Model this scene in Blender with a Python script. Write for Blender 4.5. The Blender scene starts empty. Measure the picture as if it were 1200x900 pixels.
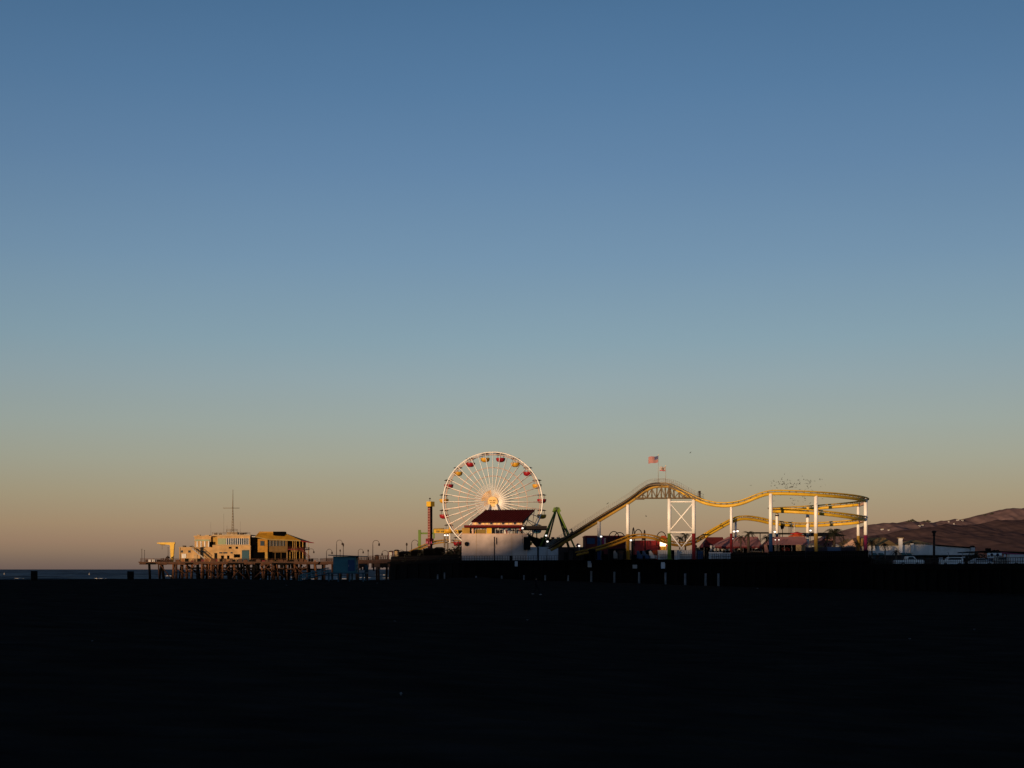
import bpy, bmesh, math, random
from mathutils import Vector, Matrix
random.seed(7)
R = math.radians
sc = bpy.context.scene
col = sc.collection

# ------------------------------------------------------------------ camera
F, CZ, HOR = 1700.0, 3.7, 667.0            # focal length in photo pixels, eye height, horizon row
cam = bpy.data.cameras.new('camera')
co = bpy.data.objects.new('camera', cam); col.objects.link(co); sc.camera = co
co.location = (0, 0, CZ); co.rotation_euler = (R(90), 0, 0)
cam.sensor_width = 36; cam.lens = 36 * F / 1200
cam.shift_y = (HOR - 450) / 1200
cam.clip_start = 0.5; cam.clip_end = 60000

def X(px, d): return (px - 600) * d / F
def Z(py, d): return CZ + (HOR - py) * d / F
def at(px, py, d): return Vector((X(px, d), d, Z(py, d)))

# ------------------------------------------------------------------ sky and sun
SUN_EL, SUN_AZ = 1.22, 215.0
w = bpy.data.worlds.new('World'); sc.world = w; w.use_nodes = True
nt = w.node_tree; nt.nodes.clear()
N = nt.nodes.new; L = nt.links.new
out = N('ShaderNodeOutputWorld'); bg = N('ShaderNodeBackground'); bg.inputs[1].default_value = 0.1
sky = N('ShaderNodeTexSky'); sky.sky_type = 'NISHITA'; sky.sun_disc = False
sky.sun_elevation = R(SUN_EL); sky.sun_rotation = R(SUN_AZ)
sky.altitude = 0; sky.air_density = 1.0; sky.dust_density = 1.0; sky.ozone_density = 1.0
tc = N('ShaderNodeTexCoord'); sx = N('ShaderNodeSeparateXYZ'); L(tc.outputs['Generated'], sx.inputs[0])
asn = N('ShaderNodeMath'); asn.operation = 'ARCSINE'; L(sx.outputs[2], asn.inputs[0])
dv = N('ShaderNodeMath'); dv.operation = 'DIVIDE'; L(asn.outputs[0], dv.inputs[0]); dv.inputs[1].default_value = math.pi / 2
ramp = N('ShaderNodeValToRGB'); L(dv.outputs[0], ramp.inputs[0])
def s2l(c):
    return tuple(((v / 255) / 12.92 if v / 255 <= 0.04045 else ((v / 255 + 0.055) / 1.055) ** 2.4) for v in c)
# twilight band: colour against elevation (degrees)
stops = [(0.0, (112, 95, 88)), (0.24, (121, 103, 92)), (0.57, (138, 117, 98)), (1.08, (154, 128, 105)), (1.75, (163, 140, 112)), (2.9, (164, 153, 127)),
         (4.3, (161, 163, 147)), (5.6, (155, 166, 160)), (7.3, (145, 164, 170)), (8.9, (133, 160, 174)), (12.0, (115, 147, 174)), (15.4, (98, 133, 168)),
         (18.3, (85, 123, 161)), (21.3, (74, 113, 152)), (27.0, (48, 74, 104)), (38.0, (26, 38, 56)), (55, (18, 24, 36)), (90.0, (14, 18, 28))]
cr = ramp.color_ramp
while len(cr.elements) > 1: cr.elements.remove(cr.elements[0])
for i, (e, c) in enumerate(stops):
    el = cr.elements[0] if i == 0 else cr.elements.new(e / 90)
    el.position = e / 90
    el.color = (*s2l(c), 1)
m1 = N('ShaderNodeVectorMath'); m1.operation = 'SCALE'; L(sky.outputs[0], m1.inputs[0]); m1.inputs['Scale'].default_value = 0.10
m2 = N('ShaderNodeVectorMath'); m2.operation = 'SCALE'; L(ramp.outputs[0], m2.inputs[0]); m2.inputs['Scale'].default_value = 9.85
# sky gain by azimuth: sides dimmed, unseen sunward quarter raised and blued as fill
az = N('ShaderNodeVectorMath'); az.operation = 'DOT_PRODUCT'; az.inputs[1].default_value = (math.sin(R(4)), math.cos(R(4)), 0); L(tc.outputs['Generated'], az.inputs[0])
ar = N('ShaderNodeValToRGB'); mr = N('ShaderNodeMapRange'); mr.inputs['From Min'].default_value = -1; L(az.outputs['Value'], mr.inputs['Value']); L(mr.outputs[0], ar.inputs[0]); q_ = ar.color_ramp
q_.elements[0].position = 0.0; q_.elements[0].color = (1.25, 1.5, 1.9, 1); q_.elements[1].position = .995; q_.elements[1].color = (1, 1, 1, 1)
for p_, v_ in ((.2, .95), (.6, .65), (.93, .86), (.97, .95)): e_ = q_.elements.new(p_); e_.color = (v_, v_, v_, 1)
m3 = N('ShaderNodeVectorMath'); m3.operation = 'MULTIPLY'; L(m2.outputs[0], m3.inputs[0]); L(ar.outputs[0], m3.inputs[1])
hm = N('ShaderNodeMapping'); hm.inputs['Scale'].default_value = (2.2, 2.2, 7); L(tc.outputs['Generated'], hm.inputs[0])
hn = N('ShaderNodeTexNoise'); hn.inputs['Scale'].default_value = 1.6; hn.inputs['Detail'].default_value = 4; L(hm.outputs[0], hn.inputs['Vector'])
hr = N('ShaderNodeMapRange'); hr.inputs['From Min'].default_value = .3; hr.inputs['From Max'].default_value = .7; hr.inputs['To Min'].default_value = .988; hr.inputs['To Max'].default_value = 1.012; L(hn.outputs[0], hr.inputs['Value'])
m4 = N('ShaderNodeVectorMath'); m4.operation = 'SCALE'; L(m3.outputs[0], m4.inputs[0]); L(hr.outputs[0], m4.inputs['Scale'])
ad = N('ShaderNodeVectorMath'); ad.operation = 'ADD'; L(m1.outputs[0], ad.inputs[0]); L(m4.outputs[0], ad.inputs[1])
L(ad.outputs[0], bg.inputs[0]); L(bg.outputs[0], out.inputs[0])

sd = bpy.data.lights.new('sun', 'SUN'); sd.energy = 5.0; sd.angle = R(0.5); sd.color = (1.0, 0.66, 0.36)
so = bpy.data.objects.new('sun', sd); col.objects.link(so)
ts = Vector((math.sin(R(SUN_AZ)) * math.cos(R(SUN_EL)), math.cos(R(SUN_AZ)) * math.cos(R(SUN_EL)), math.sin(R(SUN_EL))))
so.rotation_euler = ts.to_track_quat('Z', 'Y').to_euler(); so.location = (-200, -200, 120)

vs = sc.view_settings; vs.view_transform = 'Standard'; vs.look = 'None'; vs.exposure = 0; vs.gamma = 1; vs.use_curve_mapping = False
sc.cycles.max_bounces = 6

# ------------------------------------------------------------------ materials
def mat(name, c, rough=0.6, var=0.25, scale=1.5, metal=0.0, bump=0.0, spec=0.35, c2=None, stretch=(1, 1, 1)):
    m = bpy.data.materials.new(name); m.use_nodes = True
    n = m.node_tree; b = n.nodes['Principled BSDF']
    b.inputs['Roughness'].default_value = rough; b.inputs['Metallic'].default_value = metal
    b.inputs['Specular IOR Level'].default_value = spec
    t = n.nodes.new('ShaderNodeTexCoord'); mp = n.nodes.new('ShaderNodeMapping'); mp.inputs['Scale'].default_value = stretch
    no = n.nodes.new('ShaderNodeTexNoise')
    n.links.new(t.outputs['Object'], mp.inputs[0]); n.links.new(mp.outputs[0], no.inputs['Vector'])
    no.inputs['Scale'].default_value = scale; no.inputs['Detail'].default_value = 5
    r = n.nodes.new('ShaderNodeValToRGB')
    lo = c2 if c2 else tuple(v * (1 - var) for v in c)
    r.color_ramp.elements[0].position = 0.3; r.color_ramp.elements[1].position = 0.68
    r.color_ramp.elements[0].color = (*lo, 1); r.color_ramp.elements[1].color = (*c, 1)
    n.links.new(no.outputs[0], r.inputs[0]); n.links.new(r.outputs[0], b.inputs['Base Color'])
    if bump:
        bp = n.nodes.new('ShaderNodeBump'); bp.inputs['Strength'].default_value = bump
        n.links.new(no.outputs[0], bp.inputs['Height']); n.links.new(bp.outputs[0], b.inputs['Normal'])
    return m

def lamp_mat(name, c, s):
    m = bpy.data.materials.new(name); m.use_nodes = True
    b = m.node_tree.nodes['Principled BSDF']; b.inputs['Base Color'].default_value = (*c, 1)
    b.inputs['Emission Color'].default_value = (*c, 1); b.inputs['Emission Strength'].default_value = s
    return m

M = dict(
    white=mat('white_paint', (.80, .77, .74), .45, .12, .8),
    offwhite=mat('weathered_white_paint', (.62, .60, .58), .7, .3, .6, bump=.1),
    shade_white=mat('grey_white_board', (.50, .50, .51), .7, .25, .8),
    cream=mat('cream_stucco', (.48, .295, .125), .85, .2, .35, bump=.2, c2=(.29, .175, .07)),
    tan=mat('tan_siding', (.40, .28, .15), .8, .25, .6, stretch=(1, 1, 4)),
    plaster=mat('pink_plaster', (.55, .435, .375), .85, .38, .35, bump=.2),
    ochre=mat('ochre_paint', (.36, .21, .035), .7, .25, .7),
    yellow=mat('yellow_paint', (.62, .37, .022), .45, .22, .9),
    mustard=mat('mustard_roofing', (.36, .175, .009), .7, .35, .8),
    yellowdark=mat('dark_yellow_steel', (.22, .14, .02), .6, .35, .8),
    brownyellow=mat('brown_yellow_boards', (.115, .062, .014), .8, .35, 1.0),
    red=mat('red_paint', (.42, .022, .02), .5, .25, .9),
    gondred=mat('red_gondola_shell', (.27, .009, .014), .4, .15, 1.0),
    gondyel=mat('yellow_gondola_shell', (.56, .29, .022), .4, .15, 1.0),
    gondblue=mat('blue_gondola_shell', (.06, .17, .26), .4, .2, 1.0),
    baywall=mat('golden_bay_boards', (.36, .165, .010), .75, .35, 1.0),
    woodlit=mat('sunlit_timber', (.20, .078, .028), .9, .5, .9, bump=.3),  # paler timber copy, warm sunlight put into the colour
    footred=mat('column_foot_red', (.20, .014, .016), .6, .25, 1.0),
    fasciared=mat('fascia_red_paint', (.105, .006, .008), .7, .25, 1.0, spec=.1),
    dullpink=mat('dull_pink_panel', (.26, .12, .10), .7, .2, 1.0),
    maroon=mat('maroon_metal_roof', (.040, .009, .011), .75, .45, 1.2, spec=.1, stretch=(3, .3, .3)),
    purple=mat('purple_paint', (.20, .02, .07), .5, .25, 1.0),
    mauve=mat('mauve_canvas', (.36, .16, .17), .9, .2, .4),
    darkred=mat('dark_red_boards', (.13, .012, .014), .8, .4, .8),
    orange=mat('orange_canvas', (.55, .085, .02), .8, .15, 1.0),
    green=mat('green_steel', (.10, .17, .018), .5, .25, .8),
    darkgreen=mat('dark_shaded_green', (.035, .06, .015), .6, .4, .8),
    blue=mat('blue_paint', (.010, .042, .12), .6, .25, .6),
    navy=mat('navy_tarp', (.0035, .007, .024), .8, .5, .3),
    teal=mat('pale_blue_boards', (.040, .150, .175), .7, .25, .8, stretch=(1, 1, 4)),
    tealdark=mat('deep_blue_panel', (.014, .060, .085), .7, .25, .8),
    magenta=mat('magenta_panel', (.40, .02, .12), .6, .2, .9),
    wood=mat('weathered_timber', (.095, .036, .015), .9, .55, .9, bump=.3, c2=(.035, .018, .010)),
    deck=mat('deck_timber', (.085, .042, .024), .9, .4, .9, bump=.2),
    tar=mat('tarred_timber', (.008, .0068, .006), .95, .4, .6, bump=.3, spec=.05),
    ashgrey=mat('pale_ash_grey', (.22, .22, .23), .9, .45, 1.2, bump=.2),
    black=mat('black_paint', (.008, .0075, .0075), .85, .3, 1.0, spec=.08),
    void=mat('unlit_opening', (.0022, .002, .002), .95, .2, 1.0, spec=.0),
    rearspoke=mat('faded_orange_spoke', (.58, .34, .24), .5, .2, 1.0),
    iron=mat('dark_iron', (.030, .020, .017), .7, .3, 1.0, spec=.15),
    grey=mat('grey_steel', (.24, .22, .20), .5, .25, 1.0, metal=.2),
    rail=mat('galvanised_rail', (.34, .31, .28), .5, .25, 1.0, metal=.2),
    truss=mat('brown_truss_steel', (.17, .115, .06), .6, .35, 1.0),
    glass=mat('dark_window_glass', (.03, .045, .06), .08, .2, .5, spec=.7),
    greenglass=mat('green_tinted_glass', (.26, .30, .17), .2, .2, .5, spec=.6),
    sign=mat('white_sign_board', (.66, .68, .72), .6, .12, 1.0),
    rubber=mat('tyre_rubber', (.015, .015, .015), .8, .2, 2.0),
    leaf=mat('palm_leaf', (.016, .019, .009), .7, .4, 2.0),
    bark=mat('palm_bark', (.09, .06, .04), .9, .4, 3.0, bump=.3),
    bush=mat('bush_leaf', (.030, .028, .016), .8, .4, 2.0),
    bird=mat('dark_feathers', (.045, .045, .05), .8, .3, 5.0),
    skin=mat('skin', (.22, .11, .07), .6, .1, 3.0),
    cloth=mat('dark_clothing', (.010, .010, .014), .95, .3, 3.0, spec=.05),
    flagwhite=mat('flag_white_cloth', (.34, .30, .28), .9, .1, 2.0),
    flagred=mat('flag_red_cloth', (.36, .035, .04), .9, .1, 2.0),
    flagblue=mat('flag_blue_cloth', (.02, .03, .13), .9, .1, 2.0),
    brown=mat('brown_cloth', (.15, .08, .04), .9, .1, 2.0),
    hubgold=mat('golden_hub_panel', (.85, .56, .22), .5, .1, 1.0),
    huborange=mat('orange_hub_plate', (.72, .36, .05), .5, .2, 1.0),
    pinkpaint=mat('pale_pink_paint', (.60, .37, .27), .5, .15, 1.0),
    goldroof=mat('olive_gold_tile', (.42, .26, .09), .9, .35, .5, bump=.2),
    lamp=lamp_mat('lit_lamp', (1.0, .93, .85), 1.3),
    warmlamp=lamp_mat('lit_warm_lamp', (1.0, .74, .40), 4.0),
)

# ------------------------------------------------------------------ mesh builder
class MB:
    def __init__(s, smooth=False): s.v = []; s.f = []; s.mi = []; s.sm = []; s.k = 0; s.smooth = smooth
    def add(s, vs_, fs, sm=None):
        o = len(s.v); s.v += [Vector(p) for p in vs_]
        for f in fs:
            s.f.append([i + o for i in f]); s.mi.append(s.k); s.sm.append(s.smooth if sm is None else sm)
        return s
    def box(s, x0, x1, y0, y1, z0, z1):
        p = [(x, y, z) for z in (z0, z1) for y in (y0, y1) for x in (x0, x1)]
        return s.add(p, [(0, 2, 3, 1), (4, 5, 7, 6), (0, 1, 5, 4), (2, 6, 7, 3), (0, 4, 6, 2), (1, 3, 7, 5)], False)
    def pbox(s, px0, px1, py0, py1, d0, d1):          # box given by its front face in the photo and its depth range
        return s.box(X(px0, d0), X(px1, d0), d0, d1, Z(py1, d0), Z(py0, d0))
    def prism(s, poly, y0, y1):                        # polygon of (x, z) points swept along y
        n = len(poly); p = [(x, y0, z) for x, z in poly] + [(x, y1, z) for x, z in poly]
        fs = [tuple(range(n)), tuple(range(2 * n - 1, n - 1, -1))] + [(i, i + n, (i + 1) % n + n, (i + 1) % n) for i in range(n)]
        return s.add(p, fs, False)
    def pprism(s, pp, d0, d1): return s.prism([(X(a, d0), Z(b, d0)) for a, b in pp], d0, d1)
    def bar(s, a, b, r, r2=None, n=8, sm=True):
        a, b = Vector(a), Vector(b); r2 = r if r2 is None else r2
        t = (b - a).normalized(); u = t.cross((0, 0, 1) if abs(t.z) < .9 else (1, 0, 0)).normalized(); v = t.cross(u)
        ring = lambda c, q: [c + (u * math.cos(2 * math.pi * i / n) + v * math.sin(2 * math.pi * i / n)) * q for i in range(n)]
        p = ring(a, r) + ring(b, r2)
        o = len(s.v); s.add(p, [(i, (i + 1) % n, (i + 1) % n + n, i + n) for i in range(n)], sm)
        s.add([], [])
        for f in (list(range(n - 1, -1, -1)), list(range(n, 2 * n))):
            s.f.append([i + o for i in f]); s.mi.append(s.k); s.sm.append(False)
        return s
    def beam(s, a, b, w_, h):                          # square bar
        a, b = Vector(a), Vector(b); t = (b - a).normalized()
        u = t.cross((0, 0, 1) if abs(t.z) < .95 else (0, 1, 0)).normalized(); v = u.cross(t)
        c = [(-1, -1), (1, -1), (1, 1), (-1, 1)]
        p = [q + u * (i * w_ / 2) + v * (j * h / 2) for q in (a, b) for i, j in c]
        return s.add(p, [(3, 2, 1, 0), (4, 5, 6, 7)] + [(i, (i + 1) % 4, (i + 1) % 4 + 4, i + 4) for i in range(4)], False)
    def tube(s, pts, r, n=6, closed=False):
        pts = [Vector(p) for p in pts]; m = len(pts); o = len(s.v); prev = None
        for i, c in enumerate(pts):
            t = (pts[(i + 1) % m] - pts[i - 1]) if closed else (pts[min(i + 1, m - 1)] - pts[max(i - 1, 0)])
            t.normalize()
            u = t.cross((0, 0, 1) if abs(t.z) < .95 else (0, 1, 0)).normalized()
            if prev is not None:
                u = (prev - t * prev.dot(t)).normalized()
            prev = u; v = t.cross(u); rr = r[i] if isinstance(r, (list, tuple)) else r
            s.v += [c + (u * math.cos(2 * math.pi * k / n) + v * math.sin(2 * math.pi * k / n)) * rr for k in range(n)]
        for i in range(m if closed else m - 1):
            j = (i + 1) % m
            for k in range(n):
                s.f.append([o + i * n + k, o + i * n + (k + 1) % n, o + j * n + (k + 1) % n, o + j * n + k]); s.mi.append(s.k); s.sm.append(True)
        if not closed:
            s.f.append([o + k for k in range(n - 1, -1, -1)]); s.f.append([o + (m - 1) * n + k for k in range(n)])
            s.mi += [s.k] * 2; s.sm += [False] * 2
        return s
    def lathe(s, prof, c=(0, 0, 0), n=14, sm=True):    # profile of (radius, z) about a vertical axis
        c = Vector(c); p = []; m = len(prof)
        for r, z in prof: p += [c + Vector((r * math.cos(2 * math.pi * i / n), r * math.sin(2 * math.pi * i / n), z)) for i in range(n)]
        fs = [(j * n + i, j * n + (i + 1) % n, (j + 1) * n + (i + 1) % n, (j + 1) * n + i) for j in range(m - 1) for i in range(n)]
        s.add(p, fs, sm)
        o = len(s.v) - len(p)
        for f in (list(range(n - 1, -1, -1)), list(range((m - 1) * n, m * n))):
            s.f.append([i + o for i in f]); s.mi.append(s.k); s.sm.append(False)
        return s
    def slab(s, pts, t):                               # 3-D polygon given thickness t downwards
        pts = [Vector(p) for p in pts]; n = len(pts); q = [p - Vector((0, 0, t)) for p in pts]
        return s.add(pts + q, [tuple(range(n)), tuple(range(2 * n - 1, n - 1, -1))] + [(i, i + n, (i + 1) % n + n, (i + 1) % n) for i in range(n)], False)
    def ball(s, c, rx, ry, rz, nu=10, nv=6):
        prof = [(math.sin(math.pi * j / nv), -math.cos(math.pi * j / nv)) for j in range(nv + 1)]
        o = len(s.v); s.lathe([(max(r, .02), z) for r, z in prof], (0, 0, 0), nu)
        for i in range(o, len(s.v)): v = s.v[i]; s.v[i] = Vector((c[0] + v.x * rx, c[1] + v.y * ry, c[2] + v.z * rz))
        return s
    def build(s, name, m, parent=None, loc=None):
        if loc is None:
            if parent is not None: loc = ORG[parent.name]
            else:
                xs = [v.x for v in s.v]; ys = [v.y for v in s.v]; zs = [v.z for v in s.v]
                loc = Vector(((min(xs) + max(xs)) / 2, (min(ys) + max(ys)) / 2, min(zs)))
        loc = Vector(loc)
        me = bpy.data.meshes.new(name); me.from_pydata([tuple(v - loc) for v in s.v], [], s.f)
        ms = m if isinstance(m, (list, tuple)) else [m]
        for q in ms: me.materials.append(M[q] if isinstance(q, str) else q)
        me.polygons.foreach_set('material_index', s.mi); me.polygons.foreach_set('use_smooth', s.sm)
        me.update()
        bm = bmesh.new(); bm.from_mesh(me); bmesh.ops.recalc_face_normals(bm, faces=bm.faces[:]); bm.to_mesh(me); bm.free()
        o = bpy.data.objects.new(name, me); col.objects.link(o)
        if parent is not None:
            o.parent = parent; o.location = loc - ORG[parent.name]
        else: o.location = loc
        ORG[o.name] = loc
        return o
ORG = {}
def tag(o, label=None, cat=None, group=None, kind=None):
    if label: o['label'] = label
    if cat: o['category'] = cat
    if group: o['group'] = group
    if kind: o['kind'] = kind
    return o
def thing(name, loc, label, cat, group=None):
    o = bpy.data.objects.new(name, None); col.objects.link(o); o.location = loc; o.empty_display_size = .5
    ORG[o.name] = Vector(loc)
    return tag(o, label, cat, group)
def dup(o, loc, label=None, rz=None, scale=None, parent=None):
    r = o.copy(); col.objects.link(r); r.location = loc
    if rz is not None: r.rotation_euler = (0, 0, rz)
    if scale: r.scale = (scale,) * 3
    if label: r['label'] = label
    if parent is not None: r.parent = parent
    for ch in o.children:
        c = ch.copy(); col.objects.link(c); c.parent = r
        for g in ch.children:
            e = g.copy(); col.objects.link(e); e.parent = c
    return r
def spline(pts, k=8):
    pts = [Vector(p) for p in pts]; q = [pts[0] * 2 - pts[1]] + pts + [pts[-1] * 2 - pts[-2]]; o = []
    for i in range(1, len(q) - 2):
        a, b, c, d = q[i - 1:i + 3]
        for j in range(k):
            t = j / k
            o.append(.5 * ((2 * b) + (c - a) * t + (2 * a - 5 * b + 4 * c - d) * t * t + (3 * b - a - 3 * c + d) * t ** 3))
    return o + [pts[-1]]
def fr(x):  # cheap smooth noise in one dimension
    return math.sin(x * 1.3 + 1) * .5 + math.sin(x * 2.9 + 4) * .28 + math.sin(x * 6.1 + 2) * .15
def sstep(a, b, x):
    t = min(1, max(0, (x - a) / (b - a))); return t * t * (3 - 2 * t)

DECK = 5.76
def deck_row(d): return HOR - (DECK - CZ) * F / d

# ================================================================== THE SETTING
def interp(x, pts):
    if x <= pts[0][0]: return pts[0][1]
    for (a, b), (c, d) in zip(pts, pts[1:]):
        if x <= c: return b + (d - b) * (x - a) / (c - a)
    return pts[-1][1]
def sandz(x, y):
    z = interp(x, [(-60, 2.25), (-15, 2.15), (6, 1.05), (43, .1), (70, 0), (400, .4)])
    edge = 212 + max(0, x + 18) * 14
    z -= 5.5 * sstep(edge, edge + 55, y)
    z += .10 * fr(x * .11 + y * .05) + .06 * fr(y * .19 - x * .07) + .05 * fr(y * .61 + x * .33) + .04 * fr(x * .83 - y * .47)
    z += 1.2 * sstep(-40, -200, y)
    return z
mb = MB(True); xs = []; ys = []
v = -240.0
while v < 900: ys.append(v); v += 6 if (v < 0 or v > 330) else 3
v = -900.0
while v < 700: xs.append(v); v += 20 if abs(v) > 160 else 4
for y in ys:
    for x in xs: mb.v.append(Vector((x, y, sandz(x, y))))
nx = len(xs)
for j in range(len(ys) - 1):
    for i in range(nx - 1):
        mb.f.append([j * nx + i, j * nx + i + 1, (j + 1) * nx + i + 1, (j + 1) * nx + i]); mb.mi.append(0); mb.sm.append(True)
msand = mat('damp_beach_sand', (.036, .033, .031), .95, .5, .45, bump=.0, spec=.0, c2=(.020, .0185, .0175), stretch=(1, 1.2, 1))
n = msand.node_tree; b = n.nodes['Principled BSDF']
t = n.nodes.new('ShaderNodeTexCoord'); n1 = n.nodes.new('ShaderNodeTexNoise'); n1.inputs['Scale'].default_value = .55; n1.inputs['Detail'].default_value = 9
vo = n.nodes.new('ShaderNodeTexVoronoi'); vo.inputs['Scale'].default_value = .9
mx = n.nodes.new('ShaderNodeMath'); mx.operation = 'ADD'
n.links.new(t.outputs['Object'], n1.inputs['Vector']); n.links.new(t.outputs['Object'], vo.inputs['Vector'])
n.links.new(n1.outputs[0], mx.inputs[0]); n.links.new(vo.outputs['Distance'], mx.inputs[1])
bp = n.nodes.new('ShaderNodeBump'); bp.inputs['Strength'].default_value = 1.0; bp.inputs['Distance'].default_value = .45
n.links.new(mx.outputs[0], bp.inputs['Height']); n.links.new(bp.outputs[0], b.inputs['Normal'])
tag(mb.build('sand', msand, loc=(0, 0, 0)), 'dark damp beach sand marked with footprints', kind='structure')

# sea: rows at growing distance, long low swell
mb = MB(True); rows = []; v = 200.0
while v < 32000: rows.append(v); v *= 1.0085 if v < 3000 else 1.03
nu = 330
for d in rows:
    a = 1.0 if d < 1500 else max(0, 1 - (d - 1500) / 2500)
    for i in range(nu):
        u = -1.15 + 2.3 * i / (nu - 1); x = u * d
        z = .5 * math.sin(d * .21 + x * .03 + 2 * fr(x * .011)) + .26 * fr(x * .07 + d * .13) + .2 * fr(d * .37 + x * .11)
        mb.v.append(Vector((x, d, -2.0 + a * z)))
for j in range(len(rows) - 1):
    for i in range(nu - 1):
        mb.f.append([j * nu + i, j * nu + i + 1, (j + 1) * nu + i + 1, (j + 1) * nu + i]); mb.mi.append(0); mb.sm.append(True)
msea = bpy.data.materials.new('sea_water'); msea.use_nodes = True
n = msea.node_tree; b = n.nodes['Principled BSDF']
b.inputs['Base Color'].default_value = (.022, .052, .095, 1); b.inputs['Roughness'].default_value = .35; b.inputs['Specular IOR Level'].default_value = .012
t = n.nodes.new('ShaderNodeTexCoord'); mp = n.nodes.new('ShaderNodeMapping'); mp.inputs['Scale'].default_value = (.05, .16, 1)
n1 = n.nodes.new('ShaderNodeTexNoise'); n1.inputs['Scale'].default_value = 1; n1.inputs['Detail'].default_value = 7
n.links.new(t.outputs['Object'], mp.inputs[0]); n.links.new(mp.outputs[0], n1.inputs['Vector'])
bp = n.nodes.new('ShaderNodeBump'); bp.inputs['Strength'].default_value = 1.0; bp.inputs['Distance'].default_value = 2.2
n.links.new(n1.outputs[0], bp.inputs['Height']); n.links.new(bp.outputs[0], b.inputs['Normal'])
r = n.nodes.new('ShaderNodeValToRGB'); r.color_ramp.elements[0].position = .40; r.color_ramp.elements[1].position = .64
r.color_ramp.elements[0].color = (.006, .022, .052, 1); r.color_ramp.elements[1].color = (.110, .200, .290, 1)
mp2 = n.nodes.new('ShaderNodeMapping'); mp2.inputs['Scale'].default_value = (.022, .0055, 1); n2 = n.nodes.new('ShaderNodeTexNoise'); n2.inputs['Scale'].default_value = 1; n2.inputs['Detail'].default_value = 6
n.links.new(t.outputs['Object'], mp2.inputs[0]); n.links.new(mp2.outputs[0], n2.inputs['Vector']); n.links.new(n2.outputs[0], r.inputs[0])
n.nodes.remove(b); di = n.nodes.new('ShaderNodeBsdfDiffuse'); gl = n.nodes.new('ShaderNodeBsdfGlossy'); gl.inputs['Roughness'].default_value = .3; mx = n.nodes.new('ShaderNodeMixShader'); mx.inputs[0].default_value = .05
n.links.new(r.outputs[0], di.inputs['Color']); n.links.new(bp.outputs[0], gl.inputs['Normal']); n.links.new(bp.outputs[0], di.inputs['Normal'])
n.links.new(di.outputs[0], mx.inputs[1]); n.links.new(gl.outputs[0], mx.inputs[2]); n.links.new(mx.outputs[0], [q for q in n.nodes if q.type == 'OUTPUT_MATERIAL'][0].inputs[0])
tag(mb.build('sea', msea, loc=(0, 0, 0)), 'dark blue choppy sea meeting a level horizon', kind='structure')

# breaking surf: short ragged crests of foam
mb = MB(True)
def crest(px0, px1, py, d, h):
    k = max(4, int((px1 - px0) / 1.2)); pts = []
    for i in range(k + 1):
        p = px0 + (px1 - px0) * i / k; q = max(0, math.sin(math.pi * i / k)) ** .5
        pts.append((X(p, d), d + 3 * fr(p * .4), Z(py, d) + .12 * fr(p * 1.7), max(.05, h * q * (.7 + .3 * fr(p * 2.3)))))
    mb.tube([(a, b, c) for a, b, c, r in pts], [r for a, b, c, r in pts], 6)
for a in [(110, 124, 678.6, 780, .32), (118, 130, 679.6, 740, .22), (192, 208, 675.6, 800, .26), (236, 250, 675.8, 790, .30), (18, 28, 678.4, 780, .2),
          (60, 96, 679.6, 730, .13), (320, 345, 677.2, 760, .2), (418, 436, 677.6, 760, .22), (448, 470, 678.0, 760, .2), (395, 410, 679.0, 740, .2),
          (150, 156, 677.6, 800, .2), (440, 452, 674.5, 900, .2), (354, 375, 679.2, 740, .18)]: crest(a[0], a[1], a[2] - .7, a[3], a[4])
tag(mb.build('surf_foam', 'offwhite'), 'thin white crests of foam on the breaking waves', kind='stuff')

for p, y, lab in ((5.2, 671.4, 'tiny pale buoy on the sea at the far left edge'), (104.8, 671.6, 'tiny pale buoy on the sea between the two beach barrels')):
    d = 1100.0; c_ = at(p, y + .9, d); t_ = thing('buoy', c_, lab, 'buoy', 'buoys offshore')
    MB(True).lathe([(.3, -.9), (.6, -.5), (.62, 0), (.35, .3), (.2, .4)], c_, 12).build('float', 'ashgrey', t_); MB(True).bar(c_ + Vector((0, 0, .4)), c_ + Vector((0, 0, 1.3)), .08, n=6).build('mast', 'ashgrey', t_)
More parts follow.
